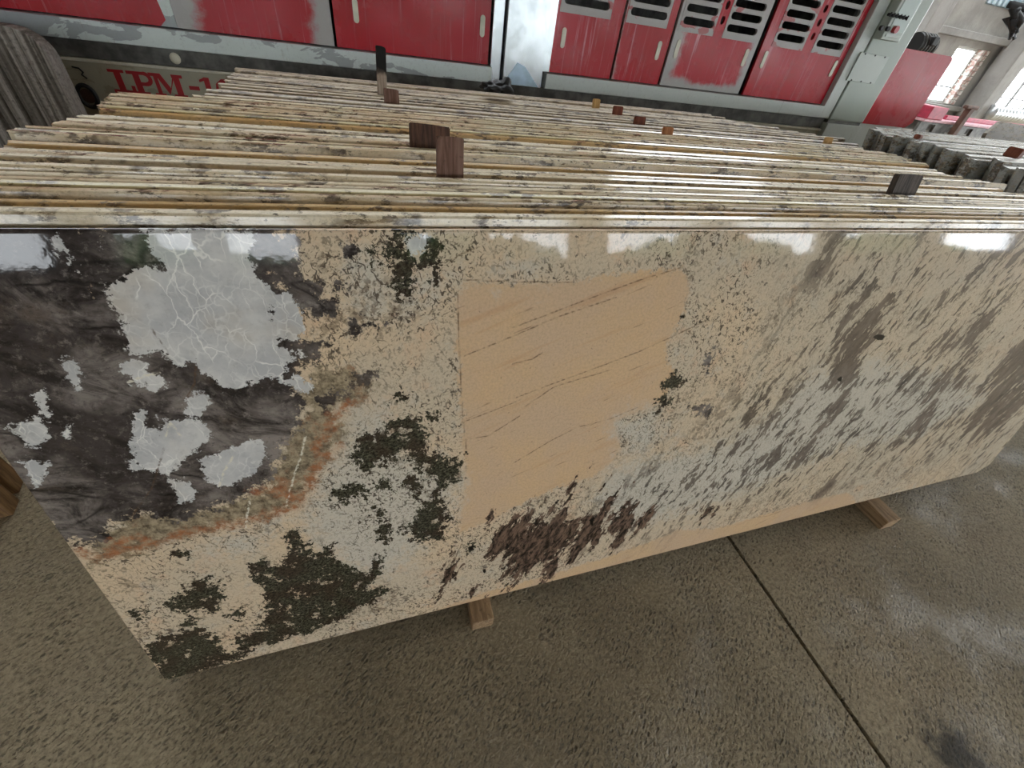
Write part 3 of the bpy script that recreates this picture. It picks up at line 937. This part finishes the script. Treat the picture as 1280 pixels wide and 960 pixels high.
# ------------------------------------------------------------------ slabs stacked behind
def slab(name, x0, x1, ytop_front, ztop, th, mat, label, group, rough_end=0.0):
    """a slab standing on the timbers and leaning back; ytop_front is where its front face passes the height 1.27 m"""
    h = (ztop - ZB) / math.cos(LEAN)
    yb = ytop_front - (1.27 - ZB) * math.tan(LEAN)
    c = min(0.0035, th * 0.2)
    tt = math.tan(LEAN + math.radians(random.uniform(-2, 13)))      # sawn top, roughly level
    prof = [(0, 0), (th, 0), (th, h - c + th * tt), (th - c * 0.3, h - c * 0.3 + th * tt), (th - c, h + (th - c) * tt), (c, h + c * tt), (c * 0.3, h - c * 0.3), (0, h - c)]
    bm = bmesh.new()
    prism(bm, prof, 'x', 0, x1 - x0)
    if rough_end:
        for v in bm.verts:
            v.co.x += random.uniform(-rough_end, rough_end) if v.co.x < 0.01 else 0
    o = obj(name, bm, mat)
    o.location = (x0, yb, ZB)
    o.rotation_euler = (-LEAN, 0, 0)
    return tag(o, label, 'stone slab', group)


WEDGES = []   # (X, Y, spec) filled while the stack is laid out
wedge_specs = [
    dict(px=(560, 229), w=0.066, h=0.098, mat='bwood', z=1.262, label='upright brown wood spacer wedged between beige slabs, in front of the dark spacer', tilt=0.02, near='the upright brown wood spacer'),
    dict(px=(536, 186), w=0.115, h=0.064, mat='dwood', z=1.27, label='dark brown wood spacer behind the upright brown spacer', tilt=0.01, near='the dark brown wood spacer'),
    dict(px=(1117, 247), w=0.125, h=0.078, mat='gwood', z=1.268, label='weathered blackish wood spacer between slabs near the pale grey stack', tilt=-0.02, near='the weathered blackish spacer'),
    dict(px=(835, 165), w=0.055, h=0.038, mat='owood', z=1.275, label='orange wood chip wedged where clean slabs meet the dusty rear slabs', tilt=0.0, near='the orange wood chip'),
    dict(px=(798, 147), w=0.062, h=0.026, mat='rwood', z=1.275, label='squat reddish wood chip on the dusty slabs behind the orange chip', tilt=0.0, near='the squat reddish chip'),
    dict(px=(773, 137), w=0.052, h=0.034, mat='rwood', z=1.275, label='reddish wood chip between the squat chip and the tan chip', tilt=0.0, near='the middle reddish chip'),
    dict(px=(746, 129), w=0.040, h=0.038, mat='twood', z=1.275, label='tan wood chip standing beside the steel post of the machine', tilt=0.0, near='the tan chip by the steel post'),
    dict(px=(490, 121), w=0.062, h=0.045, mat='bwood', z=1.275, label='small brown wood block at the foot of the charred stake', tilt=0.03, near='the small brown block'),
    dict(px=(477, 110), w=0.040, h=0.172, mat='stake', z=1.275, label='tall charred wooden stake standing up from the rear slabs', tilt=0.05, near='the charred stake'),
    dict(px=(1034, 175), w=0.05, h=0.035, mat='twood', z=1.275, label='pale tan wood chip below the grey control cabinet', tilt=0.0, near='the pale chip below the control cabinet'),
]
for s_ in wedge_specs:
    q = at_z(s_['px'], s_['z'])
    s_['X'], s_['Y'] = q[0], q[1]
todo = sorted(wedge_specs, key=lambda s: s['Y'])
# left ends read from the photograph (depth, x)
ends = np.array([at_z(p, 1.275)[:2] for p in ((5, 184), (15, 162), (53, 160), (80, 147), (119, 143), (124, 135), (131, 128), (146, 116), (252, 115), (272, 100), (282, 91), (291, 82))])
ends = ends[np.argsort(ends[:, 1])]
y = 0.534 + (1.27 - ZB) * math.tan(LEAN) + 0.020 / math.cos(LEAN) + 0.003
tint = ['cream', 'cream', 'cream', 'ochre', 'cream', 'olive', 'cream', 'cream', 'cream', 'cream', 'ochre', 'cream']
i = 0
TH = 0.0200
behind = None
while y < 2.72:
    thk = random.uniform(0.0165, 0.019)
    gap = random.choice((0.003, 0.006, 0.010, 0.018)) if y < 1.05 else random.choice((0.004, 0.006, 0.008, 0.011))
    dz = random.choice((0.0, 0.004, 0.008, 0.014, 0.020)) if y < 1.28 else random.choice((-0.005, -0.002, 0.0, 0.002, 0.006))
    if y > 1.8:
        dz -= 0.006 + 0.012 * min(1, (y - 1.8) / 0.5)
    if y > ends[0, 1] - 0.01:
        xl = float(np.interp(y, ends[:, 1], ends[:, 0])) + random.uniform(-0.012, 0.012)
    else:
        xl = random.uniform(-0.705, -0.69)
    rear = y > 1.93
    xr = 3.10 + random.uniform(-0.05, 0.08) if y < 1.18 else (2.66 + random.uniform(-0.06, 0.04) if y < 1.95 else float(np.interp(y, [1.95, 2.2, 2.72], [2.62, 2.75, 2.05])) + random.uniform(-0.08, 0.08))
    t_ = 'rear' if rear else tint[i % len(tint)]
    lab = {'cream': ('cream granite slab with dark mineral spots leaning behind the polished front slab', 'cream slabs in the leaning stack'),
           'ochre': ('ochre-stained granite slab edge among the cream slabs', 'ochre slabs in the leaning stack'),
           'olive': ('olive-stained granite slab edge among the cream slabs', 'olive slabs in the leaning stack'),
           'rear': ('dusty rough granite slab in the rear pile in front of the red machine', 'dusty slabs at the back of the stack')}[t_]
    kind = {'cream': 'cream', 'ochre': 'ochre-stained', 'olive': 'olive-stained', 'rear': 'dusty rough'}[t_]
    if i == 0:
        lab = ('cream granite slab directly behind the polished front slab', None)
    elif behind:
        lab = ('%s granite slab directly behind %s' % (kind, behind), None)
    behind = None
    last = slab('granite_sheet', xl, xr, y, 1.268 + dz + (0.004 if not rear else 0.0), thk, MAT[t_], lab[0], lab[1], 0.006)
    y += thk / math.cos(LEAN) + gap
    while todo and y >= todo[0]['Y'] - 0.02:
        s_ = todo.pop(0)
        s_['yslot'] = y - gap + 0.001
        s_['th'] = 0.020
        if behind is None:
            last['label'] = '%s granite slab directly in front of %s' % (kind, s_['near'])
            if 'group' in last:
                del last['group']
        behind = s_['near']
        y = s_['yslot'] + 0.0225
    i += 1


def wedge(s):
    wv, h, th = s['w'], s['h'], s['th']
    dep = 0.11                                 # how deep it sits between the slabs
    bm = bmesh.new()
    pts = [(-wv / 2, -dep), (wv / 2, -dep), (wv / 2 + random.uniform(-.004, .004), h * random.uniform(.93, 1.0)), (wv * 0.1, h * random.uniform(0.98, 1.02)), (-wv / 2 + random.uniform(-.004, .004), h * random.uniform(.98, 1.03))]
    prism(bm, pts, 'y', 0, th)
    bmesh.ops.bevel(bm, geom=list(bm.edges), offset=0.0025, segments=2, affect='EDGES')
    o = obj('wood_spacer', bm, MAT[s['mat']])
    # slot line at the top of the slabs
    zt = 1.272 if s['yslot'] < 1.75 else 1.258
    o.location = (s['X'], s['yslot'] + (zt - 1.27) * math.tan(LEAN), zt)
    o.rotation_euler = (-LEAN, s['tilt'], 0)
    tag(o, s['label'], 'wood block')


for s_ in wedge_specs:
    if 'yslot' in s_:
        wedge(s_)

# pale grey stack beginning where the cream slabs end
y = 1.22
k = 0
while y < 2.12:
    thk = random.uniform(0.026, 0.032)
    x0 = float(np.interp(y, [1.2, 1.35, 1.7, 1.95, 2.3, 2.75], [2.80, 2.86, 2.84, 2.84, 3.0, 3.1])) + random.choice((-0.05, -0.02, 0.0, 0.02, 0.05)) 
    x0 = max(x0, 2.775)
    slab('granite_sheet', x0, 6.2 + random.uniform(-0.2, 0.2), y, 1.335 + random.uniform(-0.012, 0.012), thk, MAT['grey'],
         'pale grey granite slab standing in the stack beyond the cream slabs', 'pale grey slabs beside the cream stack', 0.008)
    y += thk / math.cos(LEAN) + random.uniform(0.004, 0.016)
    k += 1
for px, mt, lb, sz in (((1265, 195), 'rwood', 'red-brown wood block lying on the pale grey slabs', 0.10), ((1147, 172), 'rwood', 'tiny reddish wood chip on the pale grey slabs by the red end cabinet', 0.05)):
    q = at_z(px, 1.35)
    bm = bmesh.new()
    prism(bm, [(-sz / 2, 0), (sz / 2, 0.0), (sz * 0.45, sz * 0.42), (-sz * 0.4, sz * 0.45)], 'y', -sz * 0.3, sz * 0.3)
    bmesh.ops.bevel(bm, geom=list(bm.edges), offset=0.004, segments=2, affect='EDGES')
    o = obj('wood_block', bm, MAT[mt], loc=(q[0], q[1], 1.343), rot=(0, 0.05, 0.3))
    tag(o, lb, 'wood block')

# speckled slab leaning by the machine's far end
q = at_y((1228, 178), 2.75)
bm = prism(bmesh.new(), [(0.0, 0.0), (2.6, 0.0), (2.6, 1.36), (1.0, 1.40), (0.10, 1.42), (0.0, 1.33)], 'y', 0, 0.03)
o = obj('stone_sheet', bm, MAT['speck'], loc=(q[0], 2.50, 0.0), rot=(-0.2, 0, 0))
tag(o, 'grey-brown speckled unpolished slab leaning alone behind the pale grey stack', 'stone slab')

# saw-cut grey block at the left, rounded shoulder
pr = at_y((105, 175), 2.98); pt = at_y((40, 36), 2.98)
xr = at_y((84, 90), 3.08)[0]; zt = at_y((40, 37), 2.98)[2]
bm = bmesh.new()
out = []
xl = xr - 1.5
rad = 0.11
arc = [(xr - rad + rad * math.sin(a), zt - rad + rad * math.cos(a)) for a in np.linspace(0, math.pi / 2, 8)]
# ridged front outline seen from above, swept up: build as columns with alternating depth
grooves = []
x = xl
while x < xr - 0.02:
    wd = random.uniform(0.035, 0.07)
    grooves.append((x, min(x + wd, xr), random.uniform(0.0, 0.014)))
    x += wd


def top_at(x):
    if x < xr - rad:
        return zt - 0.004 * math.sin(x * 9)
    t = (x - (xr - rad)) / rad
    return zt - rad + rad * math.sqrt(max(0.0, 1 - min(1, t) ** 2))


fx = []
for a, b, d in grooves:
    for t in (0.0, 0.12, 0.5, 0.88):
        xx = a + (b - a) * t
        fx.append((xx, d + (0.010 if t == 0.0 else 0.0)))
fx.append((xr - 0.004, 0.004)); fx.append((xr, 0.02))
lo_, hi_ = [], []
for xx, d in fx:
    lo_.append((bm.verts.new((xx, d, 0)), bm.verts.new((xx, 0.10, 0))))
    hi_.append((bm.verts.new((xx, d, top_at(xx))), bm.verts.new((xx, 0.10, top_at(xx)))))
for j in range(len(fx) - 1):
    bm.faces.new((lo_[j][0], lo_[j + 1][0], hi_[j + 1][0], hi_[j][0]))
    bm.faces.new((lo_[j][1], hi_[j][1], hi_[j + 1][1], lo_[j + 1][1]))
    bm.faces.new((hi_[j][0], hi_[j + 1][0], hi_[j + 1][1], hi_[j][1]))
    bm.faces.new((lo_[j][0], lo_[j][1], lo_[j + 1][1], lo_[j + 1][0]))
for j in (0, len(fx) - 1):
    bm.faces.new((lo_[j][0], hi_[j][0], hi_[j][1], lo_[j][1]))
o = obj('stone_block', bm, MAT['sawn'], loc=(0, 2.98, 0))
tag(o, 'dark grey stone block with rounded shoulder and vertical saw grooves', 'stone block')

# timbers under the stack
for px, lab, wd, y0 in (((592, 788), 'timber bearer under the slab stack near the peach centre', 0.075, None), ((1100, 662), 'timber bearer under the slab stack, beyond the floor joint', 0.085, None)):
    q = at_z(px, 0.0)
    o = obj('timber_bearer', B(-wd / 2, wd / 2, 0, 2.75 - q[1], 0, ZB - 0.0042, 0.004), MAT['beamw'], loc=(q[0] + wd * 0.42, q[1], 0))
    tag(o, lab, 'timber')
for px, lab, h_ in (((25, 612), 'brown timber post standing beside the smoky corner of the polished slab, taller of two', 1.12), ((18, 640), 'brown timber post standing beside the smoky corner of the polished slab, shorter of two', 0.95)):
    q = at_z(px, 0.0)
    bm = B(-0.075, 0, -0.035, 0.035, 0, h_, 0.005)
    o = obj('timber_post', bm, MAT['postw'], loc=(q[0], q[1] + 0.02, 0), rot=(0, 0, 0.15))
    tag(o, lab, 'post')

# ------------------------------------------------------------------ polishing machine
MY = 3.60
mach = thing('polishing_machine', 'long polishing machine with worn red doors above a flaking pale beam', 'machine', (0, 0, 0))
ZD = 1.297
ZT = 2.35
X0, X1 = -4.6, 4.10
bm = bmesh.new()                               # hollow housing, open towards the doors
box(bm, X0, X1, MY + 1.46, MY + 1.5, 0.0, ZT)
box(bm, X0, X1, MY + 0.03, MY + 1.46, ZT, ZT + 0.04)
box(bm, X0, X1, MY + 0.10, MY + 1.46, 1.10, 1.14)
box(bm, X0, X0 + 0.04, MY + 0.10, MY + 1.46, 1.14, ZT)
box(bm, X1 - 0.04, X1, MY + 0.10, MY + 1.46, 1.14, ZT)
obj('body', bm, MAT['grime'], mach)
obj('beam', B(X0, 0.925, MY - 0.06, MY + 0.10, 1.20, ZD - 0.006, 0.004), MAT['primer'], mach)
obj('beam', B(1.335, 4.082, MY - 0.06, MY + 0.10, 1.20, ZD - 0.006, 0.004), MAT['primer2'], mach)
obj('beam_recess', B(X0, 4.2, MY - 0.02, MY + 0.09, 1.115, 1.20), MAT['grime'], mach)
obj('ledge', B(X0, 4.2, MY - 0.045, MY + 0.09, 1.098, 1.112, 0.002), MAT['cream_p'], mach)
base = obj('base_panel', B(X0, 4.2, MY - 0.03, MY + 0.09, 0.0, 1.097), MAT['olivep'], mach)
# painted lettering LPM - 16
LY = MY - 0.0325
zb_, zt_ = 0.955, 1.072


def letter(boxes, x0, slant=0.0):
    bm = bmesh.new()
    for q, b in enumerate(boxes):
        if b[0] == 'q':
            prism(bm, [(x0 + p[0], zb_ + p[1]) for p in b[1]], 'y', LY - 0.0003 * q, LY + 0.004)
        elif b[0] == 'arc':
            _, cx, cz, r0, r1, a0, a1 = b
            A = np.linspace(math.radians(a0), math.radians(a1), 14)
            for u in range(13):
                a, c = A[u], A[u + 1]
                prism(bm, [(x0 + cx + r0 * math.cos(a), zb_ + cz + r0 * math.sin(a)), (x0 + cx + r1 * math.cos(a), zb_ + cz + r1 * math.sin(a)),
                           (x0 + cx + r1 * math.cos(c), zb_ + cz + r1 * math.sin(c)), (x0 + cx + r0 * math.cos(c), zb_ + cz + r0 * math.sin(c))], 'y', LY - 0.0003 * q, LY + 0.004)
        else:
            prism(bm, [(x0 + b[0], zb_ + b[2]), (x0 + b[1], zb_ + b[2]), (x0 + b[1], zb_ + b[3]), (x0 + b[0], zb_ + b[3])], 'y', LY - 0.0003 * q, LY + 0.004)
    return obj('letter', bm, MAT['redink'], base)


LH = zt_ - zb_
letter([(0.030, 0.062, 0, LH), (0.004, 0.082, LH - 0.014, LH), (0.0, 0.108, 0, 0.018), (0.094, 0.112, 0, 0.042)], -1.385)
letter([(0.028, 0.060, 0, LH), (0.0, 0.088, 0, 0.016), (0.0, 0.090, LH - 0.016, LH), (0.055, 0.090, LH * 0.40, LH * 0.40 + 0.018), ('arc', 0.086, LH * 0.71, 0.016, 0.036, -90, 90)], -1.292)
letter([(0.018, 0.038, 0, LH), (0.0, 0.055, 0, 0.015), (-0.004, 0.05, LH - 0.016, LH), (0.118, 0.150, 0, LH), (0.100, 0.168, 0, 0.015), (0.112, 0.168, LH - 0.016, LH),
        ('q', [(0.028, LH), (0.056, LH), (0.092, 0.045), (0.078, 0.012)]), ('q', [(0.078, 0.012), (0.092, 0.045), (0.122, LH), (0.132, LH)])], -1.178)
letter([(0.0, 0.055, LH * 0.40, LH * 0.40 + 0.020)], -0.988)
letter([(0.025, 0.055, 0, LH), (0.0, 0.08, 0, 0.015), ('q', [(0.0, LH * 0.78), (0.0, LH * 0.88), (0.03, LH), (0.03, LH * 0.86)])], -0.922)
letter([('arc', 0.045, 0.040, 0.018, 0.041, 0, 360), ('q', [(0.004, 0.040), (0.028, 0.045), (0.042, 0.08), (0.078, LH - 0.016), (0.082, LH), (0.05, LH), (0.015, 0.09)])], -0.850)
# drain ring, hook and bolt on the base
q = at_y((110, 120), MY - 0.03)
bm = tube(bmesh.new(), [(q[0] + 0.042 * math.cos(a), MY - 0.035, q[2] + 0.055 * math.sin(a)) for a in np.linspace(0, 2 * math.pi, 25)[:-1]], 0.011, 8, True)
rg = obj('drain_ring', bm, MAT['black'], base, True)
obj('drain_plug', cyl(bmesh.new(), (q[0], MY - 0.031, q[2]), 0.036, 0.006, 'y', 20), MAT['rustm'], base)
bm = tube(bmesh.new(), [(q[0] + 0.03, MY - 0.04, q[2] - 0.05), (q[0] + 0.06, MY - 0.05, q[2] - 0.08), (q[0] + 0.065, MY - 0.05, q[2] - 0.14)], [0.016, 0.022, 0.016], 8)
obj('drain_hose', bm, MAT['black'], base, True)
q = at_y((101, 90), MY - 0.03)
bm = tube(bmesh.new(), [(q[0] - 0.03, MY - 0.032, q[2] + 0.022), (q[0], MY - 0.034, q[2] + 0.018), (q[0] + 0.012, MY - 0.034, q[2]), (q[0], MY - 0.034, q[2] - 0.012), (q[0] + 0.018, MY - 0.034, q[2] - 0.03)], 0.0045, 6)
obj('wire_hook', bm, MAT['black'], base, True)
q = at_y((219, 73), MY - 0.03)
bm = bmesh.new()
bmesh.ops.create_uvsphere(bm, u_segments=14, v_segments=8, radius=0.028)
bmesh.ops.scale(bm, verts=bm.verts, vec=(1, 0.6, 1))
obj('bolt_head', bm, MAT['cream_p'], mach, True, loc=(q[0], MY - 0.03, q[2]))


def door(x0, x1, mat, vents=(), handles=(), wear=None, dy=0.0, curve=0.0):
    """red cover; vents: (cx, width) columns with slots, handles: (x, z)"""
    holes = [rect(cx - wv / 2, cx + wv / 2, 1.635, 2.26) for cx, wv in vents]
    rounds = []
    if len(vents) == 2:
        cx = (vents[0][0] + vents[1][0]) / 2
        rounds = [stadium(cx, 1.735 + 0.085 * k, 0.034, 0.05, 4) for k in range(4)]
    o_ = rect(x0, x1, ZD, ZT)
    if curve:
        o_ = [(x0, ZD), (x1 - curve * 0.15, ZD), (x1, ZD + 0.03), (x1 - curve * 0.1, ZD + 0.2), (x1 - curve * 0.3, ZD + 0.5), (x1 - curve * 0.5, ZT), (x0, ZT)]
    bm = plate(o_, holes + rounds, MY + dy, MY + dy + 0.02)
    if not holes and not curve:
        bm.free()
        bm = bmesh.new()
        nx, nz = 28, 30
        g = [[bm.verts.new((x0 + (x1 - x0) * a / nx, MY + dy, ZD + (ZT - ZD) * b / nz)) for a in range(nx + 1)] for b in range(nz + 1)]
        for b in range(nz):
            for a in range(nx):
                bm.faces.new((g[b][a], g[b][a + 1], g[b + 1][a + 1], g[b + 1][a]))
        ex = bmesh.ops.extrude_face_region(bm, geom=list(bm.faces))
        bmesh.ops.translate(bm, verts=[t for t in ex['geom'] if isinstance(t, bmesh.types.BMVert)], vec=(0, 0.02, 0))
    else:
        bmesh.ops.subdivide_edges(bm, edges=[e for e in bm.edges if e.calc_length() > 0.12], cuts=3, use_grid_fill=True)
    d = obj('door', bm, mat, mach)
    n_ = len(d.data.vertices)
    cov = np.empty(n_ * 3); d.data.vertices.foreach_get('co', cov); cov = cov.reshape(-1, 3)
    wv_ = np.zeros(n_)
    if wear:
        wv_ = wear(cov[:, 0], cov[:, 2])
    at = d.data.attributes.new('wear', 'FLOAT', 'POINT')
    at.data.foreach_set('value', wv_.astype(np.float32))
    for cx, wv in vents:
        slots = [stadium(cx, 1.70 + 0.072 * k, wv * 0.88, 0.044) for k in range(8)]
        obj('vent_panel', plate(rect(cx - wv / 2, cx + wv / 2, 1.635, 2.26), slots, MY + dy - 0.003, MY + dy + 0.018), MAT['vent'], d)
    for hx, hz in handles:
        bm = bmesh.new()
        prism(bm, stadium(hx, hz, 0.032, 0.115), 'y', MY + dy - 0.006, MY + dy + 0.004)
        obj('handle', bm, MAT['cream_p'], d)
    return d


def wear_edges(x0, x1, k=0.2):
    return lambda x, z: np.clip(np.maximum(1 - (x - x0) / k, 1 - (x1 - x) / k), 0, 1)


obj('post', B(-1.06, -0.957, MY + 0.004, MY + 0.09, ZD, ZT), MAT['primer'], mach)
door(-4.5, -1.005, MAT['red'], curve=0.22)
door(-0.955, -0.105, MAT['redw'], wear=wear_edges(-0.955, -0.105, 0.26), dy=0.004)
door(-0.088, 0.905, MAT['red'], handles=((0.045, 1.485), (0.852, 1.50)))
obj('post', B(0.918, 0.992, MY - 0.03, MY + 0.09, 1.20, ZT, 0.003), MAT['silver'], mach)
pc = obj('steel_cover', B(1.003, 1.298, MY - 0.075, MY + 0.09, 1.20, ZT, 0.006), MAT['silver'], mach)
obj('film_patch', prism(bmesh.new(), [(1.01, 1.205), (1.275, 1.205), (1.16, 1.315), (1.10, 1.335)], 'y', MY - 0.078, MY - 0.074), MAT['foil'], pc)
obj('post', B(1.302, 1.362, MY - 0.03, MY + 0.09, ZD, ZT, 0.003), MAT['silver'], mach)
door(1.372, 1.875, MAT['redw'], vents=((1.585, 0.39),), handles=((1.445, 1.50),))
door(1.895, 2.312, MAT['redw'], vents=((2.08, 0.345),), handles=((2.235, 1.505),), wear=lambda x, z: np.clip(1 - (x - 1.895) / 0.03, 0, 1) * 0.6)
door(2.335, 3.125, MAT['redw'], vents=((2.515, 0.315), (2.925, 0.33)), handles=((2.395, 1.53), (3.05, 1.54)),
     wear=lambda x, z: np.maximum(np.clip(1 - (x - 2.335) / 0.22, 0, 1), np.maximum(np.clip(1 - (3.125 - x) / 0.14, 0, 1), np.clip(1 - (z - ZD) / 0.09, 0, 1))))
door(3.165, 4.075, MAT['red'], vents=((3.415, 0.325), (3.845, 0.335)), handles=((3.235, 1.545), (4.005, 1.555)), dy=-0.01)
obj('corner_post', B(4.085, 4.205, MY - 0.05, MY + 0.09, 1.20, ZT, 0.004), MAT['primer2'], mach)

# control cabinet
CX0, CX1 = 4.215, 4.655
cab = thing('control_cabinet', 'grey-green control cabinet with knobs and red button beside the red doors', 'cabinet', (CX0, MY, 0))


def cpart(name, bm, mat, parent, smooth=False):
    o = obj(name, bm, mat, parent, smooth)
    return o


W_ = CX1 - CX0


def cxy(p, dy):
    q = at_y(p, MY + dy)
    return q[0] - CX0, q[2]


cpart('body', B(0, W_, -0.06, 0.5, 1.19, 2.30, 0.012), MAT['cab'], cab)
cpart('plinth', B(0.0, W_, -0.07, 0.5, 0.0, 1.165, 0.006), MAT['primer2'], cab)
cpart('foot_gap', B(0.01, W_ - 0.01, -0.045, 0.45, 1.16, 1.192), MAT['grime'], cab)
ax0, az1 = cxy((1077, 65), -0.066); ax1, _ = cxy((1112, 71), -0.066); _, az0 = cxy((1060, 101), -0.066)
cpart('access_door', B(ax0, ax1, -0.066, -0.055, az0, az1, 0.003), MAT['cab_edge'], cab)
for k_ in range(3):
    for z_ in (az0 + 0.008, az1 - 0.008):
        cpart('screw', cyl(bmesh.new(), (ax0 + (ax1 - ax0) * (0.15 + 0.35 * k_), -0.068, z_), 0.006, 0.006, 'y', 8), MAT['black'], cab)
bx0, bz0 = cxy((1090, 47), -0.13); bx1, _ = cxy((1124, 52), -0.13)
bx0 = max(bx0, 0.002)
cpart('instrument_box', B(bx0, bx1, -0.13, -0.05, bz0, 2.28, 0.006), MAT['cab_edge'], cab)
cpart('instrument_plate', B(bx0 + 0.03, bx1 - 0.02, -0.135, -0.128, bz0 + 0.06, 2.24, 0.002), MAT['face'], cab)
ka = cxy((1111, 18), -0.14); kb = cxy((1132, 22), -0.14)
for j in range(6):
    kx = ka[0] + (kb[0] - ka[0]) * j / 5.0
    bm = cyl(bmesh.new(), (kx, -0.145, ka[1]), 0.0105, 0.022, 'y', 14)
    box(bm, kx - 0.003, kx + 0.003, -0.162, -0.154, ka[1] - 0.015, ka[1] + 0.015)
    cpart('knob', bm, MAT['black'], cab)
for p_ in ((1101, 35), (1109, 36)):
    kx, kz = cxy(p_, -0.14)
    cpart('knob', cyl(bmesh.new(), (kx, -0.145, kz), 0.016, 0.022, 'y', 14), MAT['black'], cab)
kx, kz = cxy((1118, 37), -0.14)
cpart('stop_button', cyl(bmesh.new(), (kx, -0.148, kz), 0.024, 0.030, 'y', 18), MAT['redbtn'], cab)
cpart('name_strip', B(bx0 + 0.03, bx1 - 0.03, -0.136, -0.128, bz0 + 0.02, bz0 + 0.04, 0.002), MAT['cab_edge'], cab)

# red end cabinet
endc = thing('end_cabinet', 'glossy red end cabinet beside the grey control cabinet', 'cabinet', (CX1 + 0.005, MY, 0))
bm = bmesh.new()
prism(bm, [(0.05, 1.185), (0.66, 1.185), (0.72, 1.23), (0.71, 1.74), (0.685, 1.765), (0.0, 1.765), (0.0, 1.60), (-0.0, 1.185)], 'y', -0.02, 0.6)
bmesh.ops.bevel(bm, geom=list(bm.edges), offset=0.008, segments=2, affect='EDGES')
obj('shell', bm, MAT['redd'], endc)
obj('plinth', B(0.0, 0.64, 0.0, 0.55, 0.0, 1.184), MAT['primer2'], endc)
qm = at_y((1148, 62), MY + 0.86)
mot = thing('motor', 'black finned motor behind the red end cabinet', 'motor', (qm[0], MY + 0.86, qm[2]))
bm = cyl(bmesh.new(), (0, 0, 0.04), 0.10, 0.26, 'x', 24)
mb = obj('housing', bm, MAT['black'], mot)
obj('stand', B(-0.10, 0.10, -0.08, 0.08, -qm[2], -0.02), MAT['grime'], mot)
for j in range(5):
    obj('fin', cyl(bmesh.new(), (-0.08 + j * 0.045, 0, 0.04), 0.108, 0.012, 'x', 24), MAT['grime'], mot)
obj('terminal_box', B(-0.03, 0.05, -0.13, -0.06, 0.04, 0.12, 0.01), MAT['black'], mot)

# ------------------------------------------------------------------ far equipment
con = thing('roller_conveyor', 'low faded red conveyor frame with dark square openings behind the pale grey slabs', 'conveyor', (0, 6.4, 0))
xa = at_y((1140, 170), 6.4)[0]; xb = xa + 3.4
obj('side_rail', plate(rect(xa, xb, 0.80, 0.98), [rect(xa + 0.25 + 0.55 * k, xa + 0.43 + 0.55 * k, 0.83, 0.95) for k in range(6)], 0, 0.05), MAT['grime'], con)
obj('rail_back', B(xa, xb, 0.45, 0.49, 0.80, 0.98), MAT['grime'], con)
obj('top_rail', B(xa, xb, -0.03, 0.5, 0.985, 1.03, 0.01), MAT['palepink'], con)
for k in range(4):
    obj('leg', B(xa + 0.1 + k * 1.05, xa + 0.2 + k * 1.05, 0.0, 0.1, 0.0, 0.80), MAT['grime'], con)
obj('red_housing', B(xa + 0.0, xa + 0.42, -0.05, 0.4, 1.03, 1.22, 0.012), MAT['pinkp'], con)
obj('guard_plate', B(xa + 0.9, xb, 0.2, 0.26, 1.03, 1.10, 0.01), MAT['pinkp'], con)
qv = at_y((1210, 140), 6.3)
vp = thing('valve_post', 'rusty post with a valve handle rising from the conveyor', 'post', (qv[0], 6.3, 0))
obj('pipe', B(-0.05, 0.05, -0.05, 0.05, 0, qv[2] + 0.05), MAT['rustm'], vp)
obj('cross_handle', B(-0.17, 0.17, -0.04, 0.04, qv[2] + 0.04, qv[2] + 0.10, 0.02), MAT['rustm'], vp)
qd = at_y((1240, 140), 7.9)
bm = bmesh.new()
pts, rad_ = [], []
for j in range(56):
    pts.append((qd[0] + j * 0.032, 7.95, qd[2] - 0.02))
    rad_.append(0.155 if j % 4 < 2 else 0.135)
tube(bm, pts, rad_, 18)
o = obj('flexible_duct', bm, MAT['duct'], None, True)
tag(o, 'corrugated silver duct lying along the sill under the far windows', 'duct')
q = at_y((1272, 22), 7.8)
bm = bmesh.new()
for j in range(9):
    a = random.uniform(0, 6.28)
    tube(bm, [(random.uniform(-0.25, 0.3), random.uniform(-.1, .1), 0.12), (random.uniform(-0.2, 0.3), random.uniform(-.1, .1), -0.05), (random.uniform(-0.15, 0.25), random.uniform(-.1, .1), random.uniform(-0.35, -0.15))], [0.05, 0.06, 0.03], 7)
box(bm, -0.4, 2.4, 0.0, 0.08, 0.1, 0.2)
o = obj('hanging_cables', bm, MAT['black'], None, True, loc=tuple(q))
o['kind'] = 'stuff'
tag(o, 'tangle of dark cables hanging from a bar on the plaster wall', 'cables')

# black rag on the last slabs by the steel post
q = at_z((622, 113), 1.29)
bm = bmesh.new()
bmesh.ops.create_icosphere(bm, subdivisions=4, radius=1.0)
for v in bm.verts:
    c = v.co
    nn = math.sin(c.x * 5.1 + c.y * 3) * 0.16 + math.sin(c.y * 7 + c.z * 4) * 0.12 + math.sin(c.x * 11 + c.z * 9) * 0.07
    v.co = Vector((c.x * 0.075 * (1 + nn), c.y * 0.055 * (1 + nn), max(-0.012, c.z * 0.036 * (1 + 1.6 * nn) * (1.25 if c.x > 0.3 else 0.8))))
o = obj('rag', bm, MAT['black'], None, True, loc=(q[0], q[1], 1.297))
tag(o, 'crumpled black rag on the rear slabs at the foot of the steel cover', 'rag')

# hedge outside the windows behind the photographer
bm = bmesh.new()
bmesh.ops.create_grid(bm, x_segments=120, y_segments=8, size=1.0)
for v in bm.verts:
    a_ = v.co.y * 1.5
    r_ = 1 + random.uniform(-0.2, 0.2)
    v.co = Vector((v.co.x * 14 + 8, -9.4 + 0.6 * math.sin(a_) * r_, (1.25 + 0.35 * math.sin(v.co.x * 11)) * max(0.0, math.cos(a_)) * r_))
o = obj('hedge', bm, MAT['leaf'])
tag(o, 'clipped green hedge growing outside the open windows', 'hedge')
